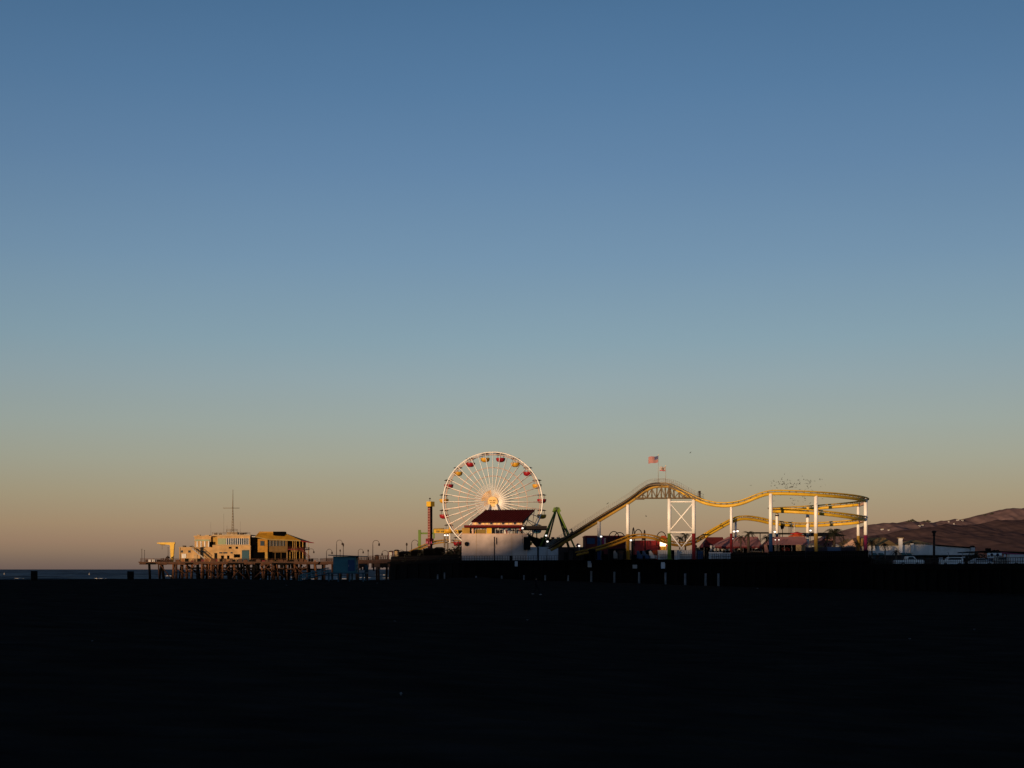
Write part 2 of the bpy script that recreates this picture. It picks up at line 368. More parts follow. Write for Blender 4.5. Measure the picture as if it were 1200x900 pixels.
# hills: two ridges with gullies
far = [(900, 640), (960, 632), (990, 623), (1002, 618.5), (1020, 615.5), (1038, 611.2), (1048, 611.8), (1057, 611.5), (1066, 609.4), (1075, 611.3), (1086, 610.2), (1095, 613),
       (1107, 610.2), (1122, 608.3), (1134, 608.4), (1144, 605), (1155, 602.6), (1167, 600.2), (1179, 596.2), (1192, 594.2), (1200, 595), (1240, 588), (1300, 580), (1420, 590), (1600, 600)]
near = [(880, 655), (960, 640), (1005, 631), (1030, 627.5), (1053, 623), (1080, 618), (1110, 615.2), (1144, 614.6), (1170, 610.3), (1200, 607.5), (1260, 600), (1330, 606), (1420, 604), (1600, 618)]
from mathutils import noise
mb = MB(True)
def ridge(prof, d, depth, foot, steps, seed, k_):
    o = len(mb.v); cols = [prof[0][0] + (prof[-1][0] - prof[0][0]) * i / 520 for i in range(521)]
    for j in range(steps + 1):
        t = j / steps; up = min(t / .72, 1)
        for p in cols:
            top = Z(interp(p, prof), d); x0 = X(p, d)
            h = up ** .9 if t <= .72 else 1 - ((t - .72) / .28) ** 1.6
            y = d - foot * (1 - up) if t <= .72 else d + depth * (t - .72) / .28
            v_ = Vector((x0 / 230 + seed, y / 520, seed))
            g = noise.fractal(v_, .9, 2.1, 6)
            env = 4 * up * (1 - up) if t <= .72 else 0
            mb.v.append(Vector((x0, y, -5 + (top + 5) * h * (1 + .09 * g * env) + (4.5 * noise.noise(Vector((x0 / 22, y / 22, seed))) + 9 * noise.noise(Vector((x0 / 75, y / 75, seed + 2)))) * up)))
    m = len(cols)
    for j in range(steps):
        for i in range(m - 1):
            mb.f.append([o + j * m + i, o + j * m + i + 1, o + (j + 1) * m + i + 1, o + (j + 1) * m + i]); mb.mi.append(k_); mb.sm.append(True)
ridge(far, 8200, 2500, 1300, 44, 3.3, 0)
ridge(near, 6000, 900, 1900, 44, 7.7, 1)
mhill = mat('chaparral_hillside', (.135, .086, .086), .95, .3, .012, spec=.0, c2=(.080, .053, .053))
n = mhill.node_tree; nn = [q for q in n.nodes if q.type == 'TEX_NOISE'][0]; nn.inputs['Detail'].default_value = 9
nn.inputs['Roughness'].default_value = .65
tag(mb.build('hills', [mat('hazed_hillside', (.23, .150, .150), .95, .3, .012, spec=.0, c2=(.13, .088, .088)), mhill], loc=(0, 0, 0)), 'brown scrubby coastal hills in two ridges lit by low sun', kind='structure')  # far ridge takes a paler hillside copy, haze put into the colour

# palisade bluff behind the beach, on the sun's side: unseen, its rim shaped to shade the sand and pier foot
mb = MB(True); bx = [-1500 + 4 * i for i in range(630)]; by = [(-228, 0), (-234, .55), (-240, .86), (-248, 1.0), (-254, 1.0), (-262, 1.0), (-300, 1.0), (-420, 1.0), (-800, .98)]
for y, q in by:
    for x in bx:
        rim = 24.4 + .4 * fr(x * .045) + .5 * sstep(-520, -440, x) - 1.1 * sstep(-384, -377, x) + 4.6 * sstep(-310, -302, x) + (4.6 * sstep(-422, -415, x) * (1 - sstep(-386, -378, x)) if -256 < y < -235 else 0)  # rim steps and bump added to place shade along the pier
        mb.v.append(Vector((x, y + 3 * fr(x * .09), 1.5 + (rim - 1.5) * q)))
for j in range(len(by) - 1):
    for i in range(len(bx) - 1):
        mb.f.append([j * len(bx) + i, j * len(bx) + i + 1, (j + 1) * len(bx) + i + 1, (j + 1) * len(bx) + i]); mb.mi.append(0); mb.sm.append(True)
tag(mb.build('bluff', mat('sandstone_bluff', (.20, .13, .08), .95, .4, .1, bump=.3), loc=(0, 0, 0)), 'sandstone bluff along the back of the beach', kind='structure')

# ================================================================== THE TWO PIERS
def walk(px, d, z): return Vector((X(px, d), d, z))
MZ = 6.55                                             # deck level of the long pier
pier = thing('pier', (X(268, 546), 546, -2), 'long reddish timber pier on open piles carrying the pale harbour office and yellow restaurant', 'pier')
hd = [(X(163, 546), 545), (X(374, 546), 545), (X(374, 546), 602), (X(163, 546), 602)]
wk0, wk1 = [(X(374, 546), 548), (X(412, 470), 470), (X(462, 408), 408), (X(520, 392), 392)], [(X(374, 546), 566), (X(412, 470) + 6, 486), (X(462, 408) + 8, 424), (X(520, 392), 410)]
MB().slab([(x, y, MZ) for x, y in hd], .45).build('deck', 'deck', pier)
MB().slab([(x, y, MZ + .004) for x, y in wk0 + wk1[::-1]], .45).build('walkway_deck', 'deck', pier)
for d in (545.2, 575):
    p0 = 164.0
    while p0 < 372:
        p1 = min(373, p0 + random.uniform(5, 13)); o_ = random.uniform(0, .06)
        MB().box(X(p0, 546), X(p1, 546) - .03, d - o_, d + .4, MZ - 1.05 - random.uniform(-.15, .2), MZ - .46).build('edge_beam', random.choice(['wood', 'wood', 'tar']), pier); p0 = p1
for a, b in zip(wk0, wk0[1:]): MB().beam((*a, MZ - .8), (*b, MZ - .8), .4, .65).build('edge_beam', 'wood', pier)
k = 0
def pile(x, y, ztop, r, zb=-4.5, lean=0.0, m='wood', name='pile', par=None):
    return MB(True).bar((x + lean, y, zb), (x, y, ztop), r * 1.08, r * .95, 8).build(name, m, par or pier)
rowpx = [175.5, 187, 189.6, 201, 207.5, 213, 219, 224, 231, 237, 243.5, 249, 255, 262, 267, 273, 280, 286, 292, 299, 305, 311, 318, 324, 331, 337, 344, 351, 360, 369]
for j, d in enumerate((546.5, 561, 577)):
    for i, p in enumerate(rowpx):
        if j == 2 and (i % 2 or p < 200): continue
        if j == 1 and p < 195 and i % 2: continue
        q = p + random.uniform(-1.8, 1.8) + j * 2.3
        pile(X(q, 546), d, MZ - .46, random.choice([.28, .34, .40, .48]) * (1 if j == 0 else 1.35), lean=random.choice([0, 0, .5, -1.2, 1.2, -.4]), m=random.choice(['woodlit', 'wood', 'tar']) if j == 0 else random.choice(['tar', 'tar', 'wood']))
for a, b in zip(wk0[:-1], wk0[1:]):
    m_ = 4
    for i in range(m_):
        t = (i + .5) / m_
        for dy in (1.2, 9):
            pile(a[0] + (b[0] - a[0]) * t + dy * .25, a[1] + (b[1] - a[1]) * t + dy, MZ - .46, random.choice([.3, .36, .42]), lean=random.choice([0, .4, -.3]))
for p0, p1, z0, z1 in [(187, 201, 5.6, 0), (214, 229, .5, 5.4), (237, 254, 5.4, 0), (254, 271, .2, 5.6), (271, 288, 5.2, .2), (297, 315, .3, 5.5), (315, 333, 5.5, .5), (342, 360, .2, 5.2)]:
    MB().beam((X(p0, 546), 546.2, z0), (X(p1, 546), 546.2, z1), .3, .34).build('cross_brace', 'wood', pier)
for i in range(9):
    p0 = 208 + i * 17.5; p1 = p0 + random.uniform(13, 19); z0, z1 = random.uniform(4.6, 5.6), random.uniform(-.5, 1.5)
    if i % 2: z0, z1 = z1, z0
    MB().beam((X(p0, 546), 561.8, z0), (X(p1, 546), 561.8, z1), .4, .5).build('cross_brace', 'tar', pier)
for p0, p1, z in [(206, 290, 4.1), (286, 372, 3.6), (230, 330, 1.5)]:
    MB().beam((X(p0, 546), 562.2, z), (X(p1, 546), 562.2, z), .4, .7).build('cross_brace', 'tar', pier)
for p0, p1, z in [(205, 262, 2.6), (262, 330, 3.1), (333, 372, 2.4)]:
    MB().beam((X(p0, 546), 545.9, z), (X(p1, 546), 545.9, z), .3, .34).build('cross_brace', 'tar', pier)
def railing(mb, pts, h, step, r=.05, rows=3):
    pts = [Vector(p) for p in pts]
    for a, b in zip(pts, pts[1:]):
        for q in range(rows):
            mb.bar(a + Vector((0, 0, h * (q + 1) / rows)), b + Vector((0, 0, h * (q + 1) / rows)), r, n=4)
        m_ = max(1, int((b - a).length / step))
        for i in range(m_ + 1):
            c = a + (b - a) * i / m_; mb.bar(c, c + Vector((0, 0, h)), r * 1.3, n=4)
    return mb
p = 206.0
while p < 370:
    w_ = random.uniform(1.4, 5.5); h_ = random.uniform(.35, 1.15); d_ = 545.25 + random.uniform(0, .15)
    MB().box(X(p, 546), X(p + w_, 546), d_, d_ + .12, MZ + random.uniform(-.3, .05), MZ + h_).build('rail_panel', random.choice(['wood', 'wood', 'tar', 'tar', 'darkred', 'deck', 'woodlit']), pier); p += w_ + random.uniform(.2, 3.2)
for i in range(18):
    p0 = random.uniform(208, 358); p1 = p0 + random.choice([-1, 1]) * random.uniform(3, 11); z0 = random.uniform(3.2, 5.6); z1 = z0 - random.uniform(1.2, 5)
    MB().beam((X(p0, 546), 545.8 - i * .01, z0), (X(p1, 546), 545.8 - i * .01, z1), random.uniform(.14, .3), .2).build('cross_brace', random.choice(['woodlit', 'wood', 'tar']), pier)
for p0, p1, z in ((314, 322, 3.9), (326, 333, 4.0), (337, 346, 3.8), (352, 360, 4.1)):
    MB().beam((X(p0, 546), 544.9, z), (X(p1, 546), 544.9, z), .2, .4).build('cross_brace', 'deck', pier)
# boarded side of the walkway
for a, b in zip(wk0[1:], wk0[2:]):
    k_ = int(math.hypot(b[0] - a[0], b[1] - a[1]) / 2.1)
    for i in range(k_):
        if random.random() < .12: continue
        t0_, t1_ = i / k_, (i + .93) / k_; lo_ = MZ - random.uniform(2.0, 3.4)
        q0, q1 = Vector((a[0] + (b[0] - a[0]) * t0_, a[1] + (b[1] - a[1]) * t0_ + .5, 0)), Vector((a[0] + (b[0] - a[0]) * t1_, a[1] + (b[1] - a[1]) * t1_ + .5, 0))
        MB().beam((q0.x, q0.y, (MZ - .5 + lo_) / 2), (q1.x, q1.y, (MZ - .5 + lo_) / 2), .12, MZ - .5 - lo_).build('side_board', random.choice(['wood', 'tar', 'tar', 'deck']), pier)
railing(MB(), [(X(165, 546), 545.6, MZ), (X(373, 546), 545.6, MZ)], 1.15, 2.4, .06).build('guardrail', 'wood', pier)
railing(MB(), [(x, y + .3, MZ) for x, y in wk0], 1.15, 2.4, .06).build('guardrail', 'wood', pier)
railing(MB(), [(x, y - .3, MZ) for x, y in wk1], 1.15, 3, .06).build('guardrail', 'iron', pier)

FL = [(458, 405), (541, 348), (662, 342), (850, 300), (1020, 258), (1270, 198)]       # front line of the wide pier: photo column, distance
FP = [Vector((X(p, d), d, 0)) for p, d in FL]
def front(px):
    for (a, d0), (b, d1) in zip(FL, FL[1:]):
        if px <= b: 
            # exact ray/segment meeting
            A, B = Vector((X(a, d0), d0)), Vector((X(b, d1), d1)); s_ = (px - 600) / F
            t = (s_ * A.y - A.x) / ((B.x - A.x) - s_ * (B.y - A.y)); return A.y + (B.y - A.y) * t
    return FL[-1][1]
plat = thing('pier', (X(750, 340), 340, -2), 'broad black amusement pier with boarded front carrying the ferris wheel and roller coaster', 'pier')
PK = 4.3
kx = FP[4]
back = [Vector((170, 330, 0)), Vector((90, 430, 0)), Vector((-40, 440, 0))]
main = [p for p in FP[:5]] + [Vector((X(1024, 300), 300, 0)), Vector((X(1024, 430), 430, 0)), back[2]]
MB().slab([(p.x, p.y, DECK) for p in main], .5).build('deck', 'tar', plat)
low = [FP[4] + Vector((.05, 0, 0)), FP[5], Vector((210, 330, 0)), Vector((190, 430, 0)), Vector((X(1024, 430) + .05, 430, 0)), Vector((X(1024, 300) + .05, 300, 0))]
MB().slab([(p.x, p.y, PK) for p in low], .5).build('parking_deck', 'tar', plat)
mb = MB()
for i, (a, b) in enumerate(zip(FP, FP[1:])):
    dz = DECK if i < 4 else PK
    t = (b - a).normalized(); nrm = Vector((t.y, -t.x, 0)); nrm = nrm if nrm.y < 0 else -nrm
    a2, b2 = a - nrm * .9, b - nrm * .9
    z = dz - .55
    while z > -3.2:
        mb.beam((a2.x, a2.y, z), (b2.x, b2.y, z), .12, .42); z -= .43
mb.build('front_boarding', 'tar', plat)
for i, (a, b) in enumerate(zip(FP, FP[1:])):
    t = (b - a).normalized(); dz = (DECK if i < 4 else PK) - .5
    MB().beam((a.x - t.x * .8, a.y - t.y * .8 + 1.3, (dz - 4) / 2), (b.x + t.x * .8, b.y + t.y * .8 + 1.3, (dz - 4) / 2), .2, dz + 4).build('bulkhead', 'tar', plat)
mb = MB()
for i, (a, b) in enumerate(zip(FP, FP[1:])):
    dz = DECK if i < 4 else PK
    mb.beam((a.x, a.y - .1, dz - .3), (b.x, b.y - .1, dz - .3), .35, .75)
mb.build('edge_beam', 'tar', plat)
p = 464
while p < 1190:
    d = front(p) - .35
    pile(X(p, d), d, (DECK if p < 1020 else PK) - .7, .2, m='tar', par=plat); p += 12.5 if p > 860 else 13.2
for px, yt in [(513, 673), (521, 671), (558, 675), (588, 674.5), (614, 674), (639, 674), (666, 674), (693, 669), (720, 670), (749, 670.5), (780, 671), (803, 672), (827, 672), (842, 672)]:
    d = front(px) - .7; x = X(px, d)
    o = pile(x, d, Z(yt, d), .21 if px < 680 else .25, zb=sandz(x, d) - .4, m='ashgrey', name='lit_pile_foot', par=plat)  # pale colour stands for the lit faces of the pile feet
    o['label'] = 'pale concrete pile foot, its lit face put into the colour'
mb = MB()
for i, (a, b) in enumerate(zip(FP, FP[1:])):
    dz = DECK if i < 4 else PK
    railing(mb, [(a.x, a.y + .3, dz), (b.x, b.y + .3, dz)], 1.12, .62, .035, 2)
mb.build('guardrail', 'iron', plat)

a, b = FP[4], FP[5]
MB().beam((a.x + .1, a.y + .9, PK + .12), (b.x, b.y + .9, PK + .12), .25, .24).build('parapet', 'tar', plat)
def along(px): d = front(px); return Vector((X(px, d), d, 0))
for p0, p1, h_ in ((458, 536, 1.5), (664, 716, 1.35), (717, 768, 1.2), (857, 900, 1.25), (901, 944, 1.45), (945, 1018, 1.3)):
    a, b = along(p0), along(p1); MB().beam((a.x, a.y + .45, DECK + h_ / 2), (b.x, b.y + .45, DECK + h_ / 2), .1, h_).build('fence_panel', 'tar', plat)
# white notices on the front of the wide pier
for px, py, w_, h_, m_, lab in [(691, 661, 4.6, 7.2, 'sign', 'white upright notice board on the pier front below the blue coaster column'),
                                (744, 664, 5.2, 4.2, 'shade_white', 'small greyish notice board on the pier front below the yellow coaster column'),
                                (777, 662.6, 4.6, 7.4, 'sign', 'white upright notice board on the pier front below the white kiosk and bright lamp'),
                                (605, 660.7, 3.4, 6, 'shade_white', 'dim narrow notice board on the pier front below the pink arcade wall')]:
    d = front(px) - .75
    t_ = thing('notice_board', at(px, py + h_ / 2, d), lab, 'sign', 'notice boards on the pier front')
    MB().box(X(px - w_ / 2, d), X(px + w_ / 2, d), d, d + .08, Z(py + h_ / 2, d), Z(py - h_ / 2, d)).build('panel', m_, t_)
    MB().box(X(px, d) - .06, X(px, d) + .06, d + .082, d + .2, Z(py + h_ / 2, d) - .4, Z(py - h_ / 2, d) - .1).build('post', 'black', t_)
# ================================================================== PIER HEAD: office, restaurant, crane
D = 556.0
MZr = HOR - (MZ - CZ) * F / D
def pz(px0, px1, py0, py1, d0, d1, name, m, par, lab=None):
    o = MB().pbox(px0, px1, py0, py1, d0, d1).build(name, m, par)
    if lab: o['label'] = lab
    return o
off = thing('harbor_office', walk(250, D, MZ), 'pale cream two storey harbour office with a tall radio mast on its flat roof', 'building')
pz(210, 234.5, 641.6, MZr, D, D + 10, 'annex', 'cream', off)
mb = MB(); mb.pbox(209.5, 234.8, 640.9, 641.7, D - .3, D + 10.2); mb.build('roof', 'tan', off)
pz(228, 247, 629.4, 641.5, D + 3, D + 12, 'upper_storey', 'cream', off)
pz(227, 247.6, 627.8, 629.4, D + 2.4, D + 12, 'roof', 'cream', off)
pz(234.8, 249, 641.5, MZr, D + 1.5, D + 12, 'wall', 'cream', off)
pz(247.2, 256, 629, 641.5, D + 4, D + 12, 'recessed_wall', 'ochre', off)
pz(249, 293.5, 639, MZr, D + .2, D + 13, 'wall', 'cream', off)
pz(254.6, 293, 628.2, 639, D + 1, D + 13, 'upper_storey', 'cream', off)
pz(248.5, 293.4, 626.5, 628.2, D + .3, D + 13, 'roof', 'tan', off)
f = pz(255.3, 264.6, 631, 638, D + .8, D + .98, 'window', 'greenglass', off)
f = pz(265.2, 291.2, 630.8, 638.2, D + .84, D + .98, 'window', 'glass', off)
mb = MB()
for i in range(11):
    p = 265.5 + i * 2.53; mb.pbox(p - .35, p + .35, 630.8, 638.2, D + .7, D + .83)
mb.build('mullion', 'offwhite', f)
f = pz(228.6, 245.6, 632.2, 634, D + 2.75, D + 2.98, 'window', 'greenglass', off)
for p in (231, 235.5, 240, 244.5): pz(p - .6, p + .6, 634.2, 641, D + 2.8, D + 2.98, 'panel_batten', 'offwhite', off)
for a, b in ((257, 260.2), (261.5, 266), (270, 272.3)): pz(a, b, 647, 648.6, D + .02, D + .19, 'window', 'glass', off)
dd = pz(251.2, 254.2, 648, MZr - .2, D + .02, D + .19, 'door', 'black', off)
dd = pz(283.4, 291.8, 644.8, MZr - .2, D + .02, D + .19, 'door', 'tealdark', off); dd['label'] = 'dark blue double door'
pz(236, 241.5, 646, 647.2, D + 1.3, D + 1.49, 'window', 'glass', off); pz(213, 218, 649, 654, D - .18, D - .01, 'shutter', 'offwhite', off)
pz(227, 231, 650, MZr - .2, D - .18, D - .01, 'door', 'tan', off)
for a, b, y0, y1 in ((259, 262, 651, 655.6), (266, 268.5, 651, 655.6), (274, 281, 649.5, 653.5), (276, 278.6, 640.6, 643.2), (268, 271, 640.8, 643)): pz(a, b, y0, y1, D + .02, D + .19, 'opening', 'void', off)
for a, b in ((212, 214), (220.5, 223)): pz(a, b, 645, 647.6, D - .18, D - .01, 'window', 'glass', off)
for a, b, y0, y1 in ((251, 253.6, 624.8, 626.4), (281, 285, 624.6, 626.4), (256.5, 259, 625.2, 626.4), (214, 217, 639.4, 640.8), (222, 224, 639.8, 640.8)): pz(a, b, y0, y1, D + 3, D + 5, 'roof_unit', 'iron', off)
pz(249, 293.4, 638.6, 639.4, D - .5, D + .19, 'ledge', 'tan', off); pz(282.4, 293.4, 643.4, 644.4, D - 1.6, D + .19, 'door_canopy', 'tan', off)
pz(245.4, 248.8, 634.8, 641, D + 2.6, D + 3.9, 'opening', 'void', off)
# outside stair
st = MB()
for i in range(15):
    t = i / 14; p = 225.5 + 17 * t; y = 641.8 + 14.6 * t
    st.box(X(p, D) - .25, X(p, D) + .35, D - 1.9, D - .5, Z(y, D) - .1, Z(y, D))
st.beam(at(225, 642.6, D - 1.9), at(243, 657.6, D - 1.9), .12, .5)
sto = st.build('stair', 'grey', off)
mb = MB(); mb.bar(at(225, 639.4, D - 2), at(243, 654, D - 2), .09, n=5)
for i in range(8):
    t = i / 7; mb.bar(at(225 + 18 * t, 639.4 + 14.6 * t, D - 2), at(225 + 18 * t, 642.8 + 14.6 * t, D - 2), .06, n=4)
mb.build('handrail', 'black', sto)
# mast and roof gear
pz(265.5, 278, 623.6, 626.5, D + 3, D + 7, 'mast_base', 'tan', off)
mast = MB()
for q in (-1, 1):
    mast.bar(at(272.8 + q * 1.3, 623.6, D + 4.2), at(272.8 + q * .25, 594, D + 4.8), .10, .08, 5)
    mast.bar(at(272.8 + q * 1.3, 623.6, D + 5.8), at(272.8 + q * .25, 594, D + 5.2), .10, .08, 5)
for i in range(9):
    y0 = 623 - i * 3.2; t0 = 1.3 - 1.05 * i / 9; mast.bar(at(272.8 - t0, y0, D + 4.3), at(272.8 + t0, y0 - 3, D + 4.4), .06, n=4); mast.bar(at(272.8 + t0, y0, D + 4.3), at(272.8 - t0, y0 - 3, D + 4.4), .06, n=4)
mast.bar(at(272.8, 596, D + 5), at(273, 573.6, D + 5), .19, .07, 6)
mo = mast.build('radio_mast', 'truss', off)
MB().bar(at(261.5, 595.4, D + 5), at(280.6, 595.4, D + 5), .10, n=5).build('yard', 'truss', mo)
for p, y0, y1 in ((262.2, 626.5, 602), (281.6, 626.5, 611), (266, 623.6, 616), (247, 628, 612)):
    MB().bar(at(p, y0, D + 4), at(p, y1, D + 4), .055, .03, 4).build('whip_antenna', 'grey', off)
mb = MB(); railing(mb, [at(249, 626.5, D + .6), at(293, 626.5, D + .6)], .85, 1.6, .045, 2); mb.build('roof_railing', 'truss', off)
mb = MB(); railing(mb, [at(265.6, 623.6, D + 3.1), at(278, 623.6, D + 3.1)], 1.1, 1.2, .06, 2); mb.build('mast_railing', 'truss', off)
MB(True).lathe([(.1, 0), (.8, .35), (.9, .5), (.1, .4)], at(287.5, 626, D + 3)).build('radio_dome', 'iron', off)
pz(231, 234, 626.6, 627.8, D + 5, D + 7, 'roof_vent', 'tan', off); pz(240, 245, 626.9, 627.8, D + 5, D + 8, 'roof_vent', 'tan', off)

res = thing('restaurant', walk(330, D, MZ), 'yellow two storey pier restaurant with a broad mustard roof and rounded glazed end', 'building')
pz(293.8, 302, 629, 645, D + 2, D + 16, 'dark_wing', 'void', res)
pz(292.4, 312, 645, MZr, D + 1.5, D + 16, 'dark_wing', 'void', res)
pz(293.6, 309, 628.6, 629.3, D + 1.8, D + 12, 'wing_eave', 'offwhite', res)
pz(302, 313.5, 631.5, 647, D + .5, D + 15, 'yellow_bay', 'baywall', res); pz(310.5, 313.5, 647, MZr, D + .5, D + 1.3, 'corner_post', 'ochre', res)
pz(313.5, 337, 631.5, 646.5, D + 1.2, D + 15, 'upper_storey', 'brownyellow', res)
pz(313.5, 337, 646.6, MZr, D + 2.8, D + 15, 'ground_storey', 'brownyellow', res)
for a, b in ((315.6, 321.5), (322.8, 328.6), (329.6, 335)):
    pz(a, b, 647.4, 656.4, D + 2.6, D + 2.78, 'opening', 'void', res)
for i in range(5): 
    p = 315 + i * 3.9; o = pz(p, p + 2.9, 633.6, 640, D + 1.0, D + 1.18, 'window', 'glass', res)
    MB().pbox(p + 1.3, p + 1.6, 633.6, 640, D + .9, D + .99).build('mullion', 'tan', o)
pz(305, 309.6, 634, 639.6, D + .3, D + .48, 'window', 'glass', res)
# rounded end
c = Vector((X(345, D), D + 5.5, MZ)); rr = 3.35
MB(True).lathe([(rr, 0), (rr, Z(633, D) - MZ)], c, 22).build('round_wall', 'brownyellow', res)
for k_, (za, zb) in enumerate(((MZ + .9, Z(646.4, D)), (Z(642, D), Z(634, D)))):
    for i in range(8):
        a = R(180 + 12 + i * 22.2); a2 = a + R(14)
        p0, p1 = c + Vector((math.cos(a), math.sin(a), 0)) * (rr + .06), c + Vector((math.cos(a2), math.sin(a2), 0)) * (rr + .06)
        MB().add([(p0.x, p0.y, za), (p1.x, p1.y, za), (p1.x, p1.y, zb), (p0.x, p0.y, zb)] + [(q.x * .99 + c.x * .01, q.y * .99 + c.y * .01, z) for q, z in ((p0, za), (p1, za), (p1, zb), (p0, zb))],
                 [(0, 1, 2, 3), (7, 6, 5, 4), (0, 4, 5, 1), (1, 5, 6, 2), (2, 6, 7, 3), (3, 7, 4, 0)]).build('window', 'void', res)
    for i in range(9):
        a = R(180 + 8 + i * 22.2); q = c + Vector((math.cos(a), math.sin(a), 0)) * (rr + .12)
        MB().box(q.x - .10, q.x + .10, q.y - .1, q.y + .1, za, zb).build('mullion', 'ochre', res)
bal = MB(True); bal.lathe([(rr + .1, 0), (rr + 1.6, 0), (rr + 1.6, .3), (rr + .1, .3)], c + Vector((0, 0, Z(644.4, D) - MZ)), 22)
bo = bal.build('balcony', 'darkred', res)
mb = MB()
ring = [c + Vector((math.cos(R(175 + i * 12)) * (rr + 1.55), math.sin(R(175 + i * 12)) * (rr + 1.55), Z(644.1, D) - MZ)) for i in range(17)]
railing(mb, ring, 1.0, 3, .055, 2); mb.build('railing', 'darkred', bo)
for i in range(5):
    a = R(190 + i * 40); q = c + Vector((math.cos(a), math.sin(a), 0)) * (rr + 1.4)
    MB().bar((q.x, q.y, MZ), (q.x, q.y, Z(633.5, D)), .09, n=6).build('post', 'cream', res)
# roof: broad low hip with a long eave to the right
zt, ze = Z(624, D), Z(631.6, D)
def q3(p, y, dd): return at(p, y, D) + Vector((0, dd, 0))
mb = MB()
A, B_, C_, E_ = q3(300, 628.6, -1.6), q3(314, 631.6, -2.2), q3(353.5, 633.4, -2.4), q3(363, 635, 3)
a, b, c_ = q3(302.5, 624.2, .6), q3(319, 623.4, .6), q3(334.5, 625.0, .8)
H = [q3(300, 628.6, 16), q3(352, 633.6, 16)]
mb.add([A, B_, C_, E_, a, b, c_, H[0], H[1]], [(0, 1, 5, 4), (1, 2, 6, 5), (2, 3, 6), (4, 5, 6, 8, 7), (3, 8, 6), (0, 4, 7), (0, 7, 8, 3, 2, 1)])
ro = mb.build('roof', 'mustard', res)
mb = MB(); mb.beam(B_ + Vector((0, -.05, -.15)), C_ + Vector((0, -.05, -.15)), .25, .4); mb.beam(A + Vector((0, -.05, -.15)), B_ + Vector((0, -.05, -.15)), .25, .35); mb.build('eave_board', 'yellowdark', ro)
MB().add([C_, E_, q3(367.6, 635.9, 1), C_ - Vector((0, 0, .4)), E_ - Vector((0, 0, .4)), q3(367.6, 636.5, 1)], [(0, 1, 2), (5, 4, 3), (0, 3, 4, 1), (1, 4, 5, 2), (2, 5, 3, 0)]).build('eave_tip', 'red', ro)
pz(320.2, 333.4, 622.9, 628.4, D - .6, D + 4, 'roof_plant_box', 'void', res)
pz(303.5, 320, 622.9, 625.4, D + .2, D + 5, 'roof_lantern', 'mustard', res)
# red stair down to the deck on the right
st = MB()
for i in range(11):
    t = i / 10; st.box(X(352.5 + 10 * t, D), X(353.6 + 10 * t, D), D - 2.2, D - .6, Z(644.5 + 11 * t, D) - .12, Z(644.5 + 11 * t, D))
so_ = st.build('stair', 'darkred', res)
mb = MB(); mb.bar(at(352, 641.5, D - 2.3), at(363.5, 653, D - 2.3), .1, n=5); mb.bar(at(352, 643.2, D - 2.3), at(363.5, 655, D - 2.3), .08, n=5); mb.bar(at(362.6, 650.5, D - 2.3), at(362.6, MZr, D - 2.3), .1, n=5); mb.build('handrail', 'darkred', so_)
# patio screen of red posts and panels along the deck edge
for i in range(10):
    p = 306 + i * 4.3
    o = thing('patio_table', walk(p, 549.5, MZ), 'small reddish patio table with a low bench on the deck before the yellow restaurant', 'table', 'patio tables before the yellow restaurant') if i == 0 else dup(o0, walk(p, 549.5 + (i % 3) * .8, MZ), rz=R(15 * (i % 4)))
    if i == 0:
        o0 = o; x, y, z = o.location
        MB(True).lathe([(.09, 0), (.09, .72), (.75, .74), (.75, .80)], (x, y, z)).build('table_top', 'wood', o)
        MB().box(x - .8, x + .8, y - 1.25, y - .9, z + .38, z + .46).build('bench', 'darkred', o)
        MB().box(x - .7, x - .6, y - 1.2, y - .95, z, z + .38).build('leg', 'darkred', o); MB().box(x + .6, x + .7, y - 1.2, y - .95, z, z + .38).build('leg', 'darkred', o)

crane = thing('crane', walk(202, 556, MZ), 'yellow boat hoist crane shaped like an inverted L near the pier end', 'crane')
z0 = MZ; MB().add([(X(200.6, D), D - .5, z0), (X(203, D), D - .5, z0), (X(203, D), D + .5, z0), (X(200.6, D), D + .5, z0),
                  (X(199.4, D), D - .6, Z(637.4, D)), (X(204.6, D), D - .6, Z(637.4, D)), (X(204.6, D), D + .6, Z(637.4, D)), (X(199.4, D), D + .6, Z(637.4, D))],
                 [(3, 2, 1, 0), (4, 5, 6, 7), (0, 1, 5, 4), (1, 2, 6, 5), (2, 3, 7, 6), (3, 0, 4, 7)]).build('post', 'yellow', crane)
MB().pprism([(184, 635.8), (204.8, 635.4), (204.8, 637.4), (199, 638.6), (184, 637)], D - .55, D + .55).build('jib', 'yellow', crane)
MB().pprism([(187, 637.2), (193, 637.4), (193, 639.2), (188, 638.8)], D - .3, D + .3).build('hoist_trolley', 'yellowdark', crane)
MB().bar(at(190, 639, D), at(190, 644, D), .05, n=4).build('hoist_cable', 'black', crane)
for p, w_, h_, m_, nm, lab, cat in [(175.8, 2.6, 2.4, 'offwhite', 'storage_bin', 'pale storage bin at the outermost end of the pier deck', 'bin'), (180.6, 3.4, 2.7, 'offwhite', 'storage_bin', 'wider pale storage bin beside the outermost one on the pier deck', 'bin'),
                                    (185.6, 3, 2.6, 'black', 'storage_bin', 'black storage bin between the pale bins and the yellow crane', 'bin'), (171.8, 1.6, 2.6, 'iron', 'storage_bin', 'narrow dark locker standing by the end of the pier', 'locker')]:
    t_ = thing(nm, walk(p, D - 4, MZ), lab, cat); x, y, z = t_.location; W_ = w_ * D / F / 2; hh = h_ * D / F
    MB().box(x - W_, x + W_, y - .7, y + .7, z, z + hh * .82).build('bin_body', m_, t_); MB().box(x - W_ - .06, x + W_ + .06, y - .76, y + .76, z + hh * .82, z + hh).build('lid', m_, t_)
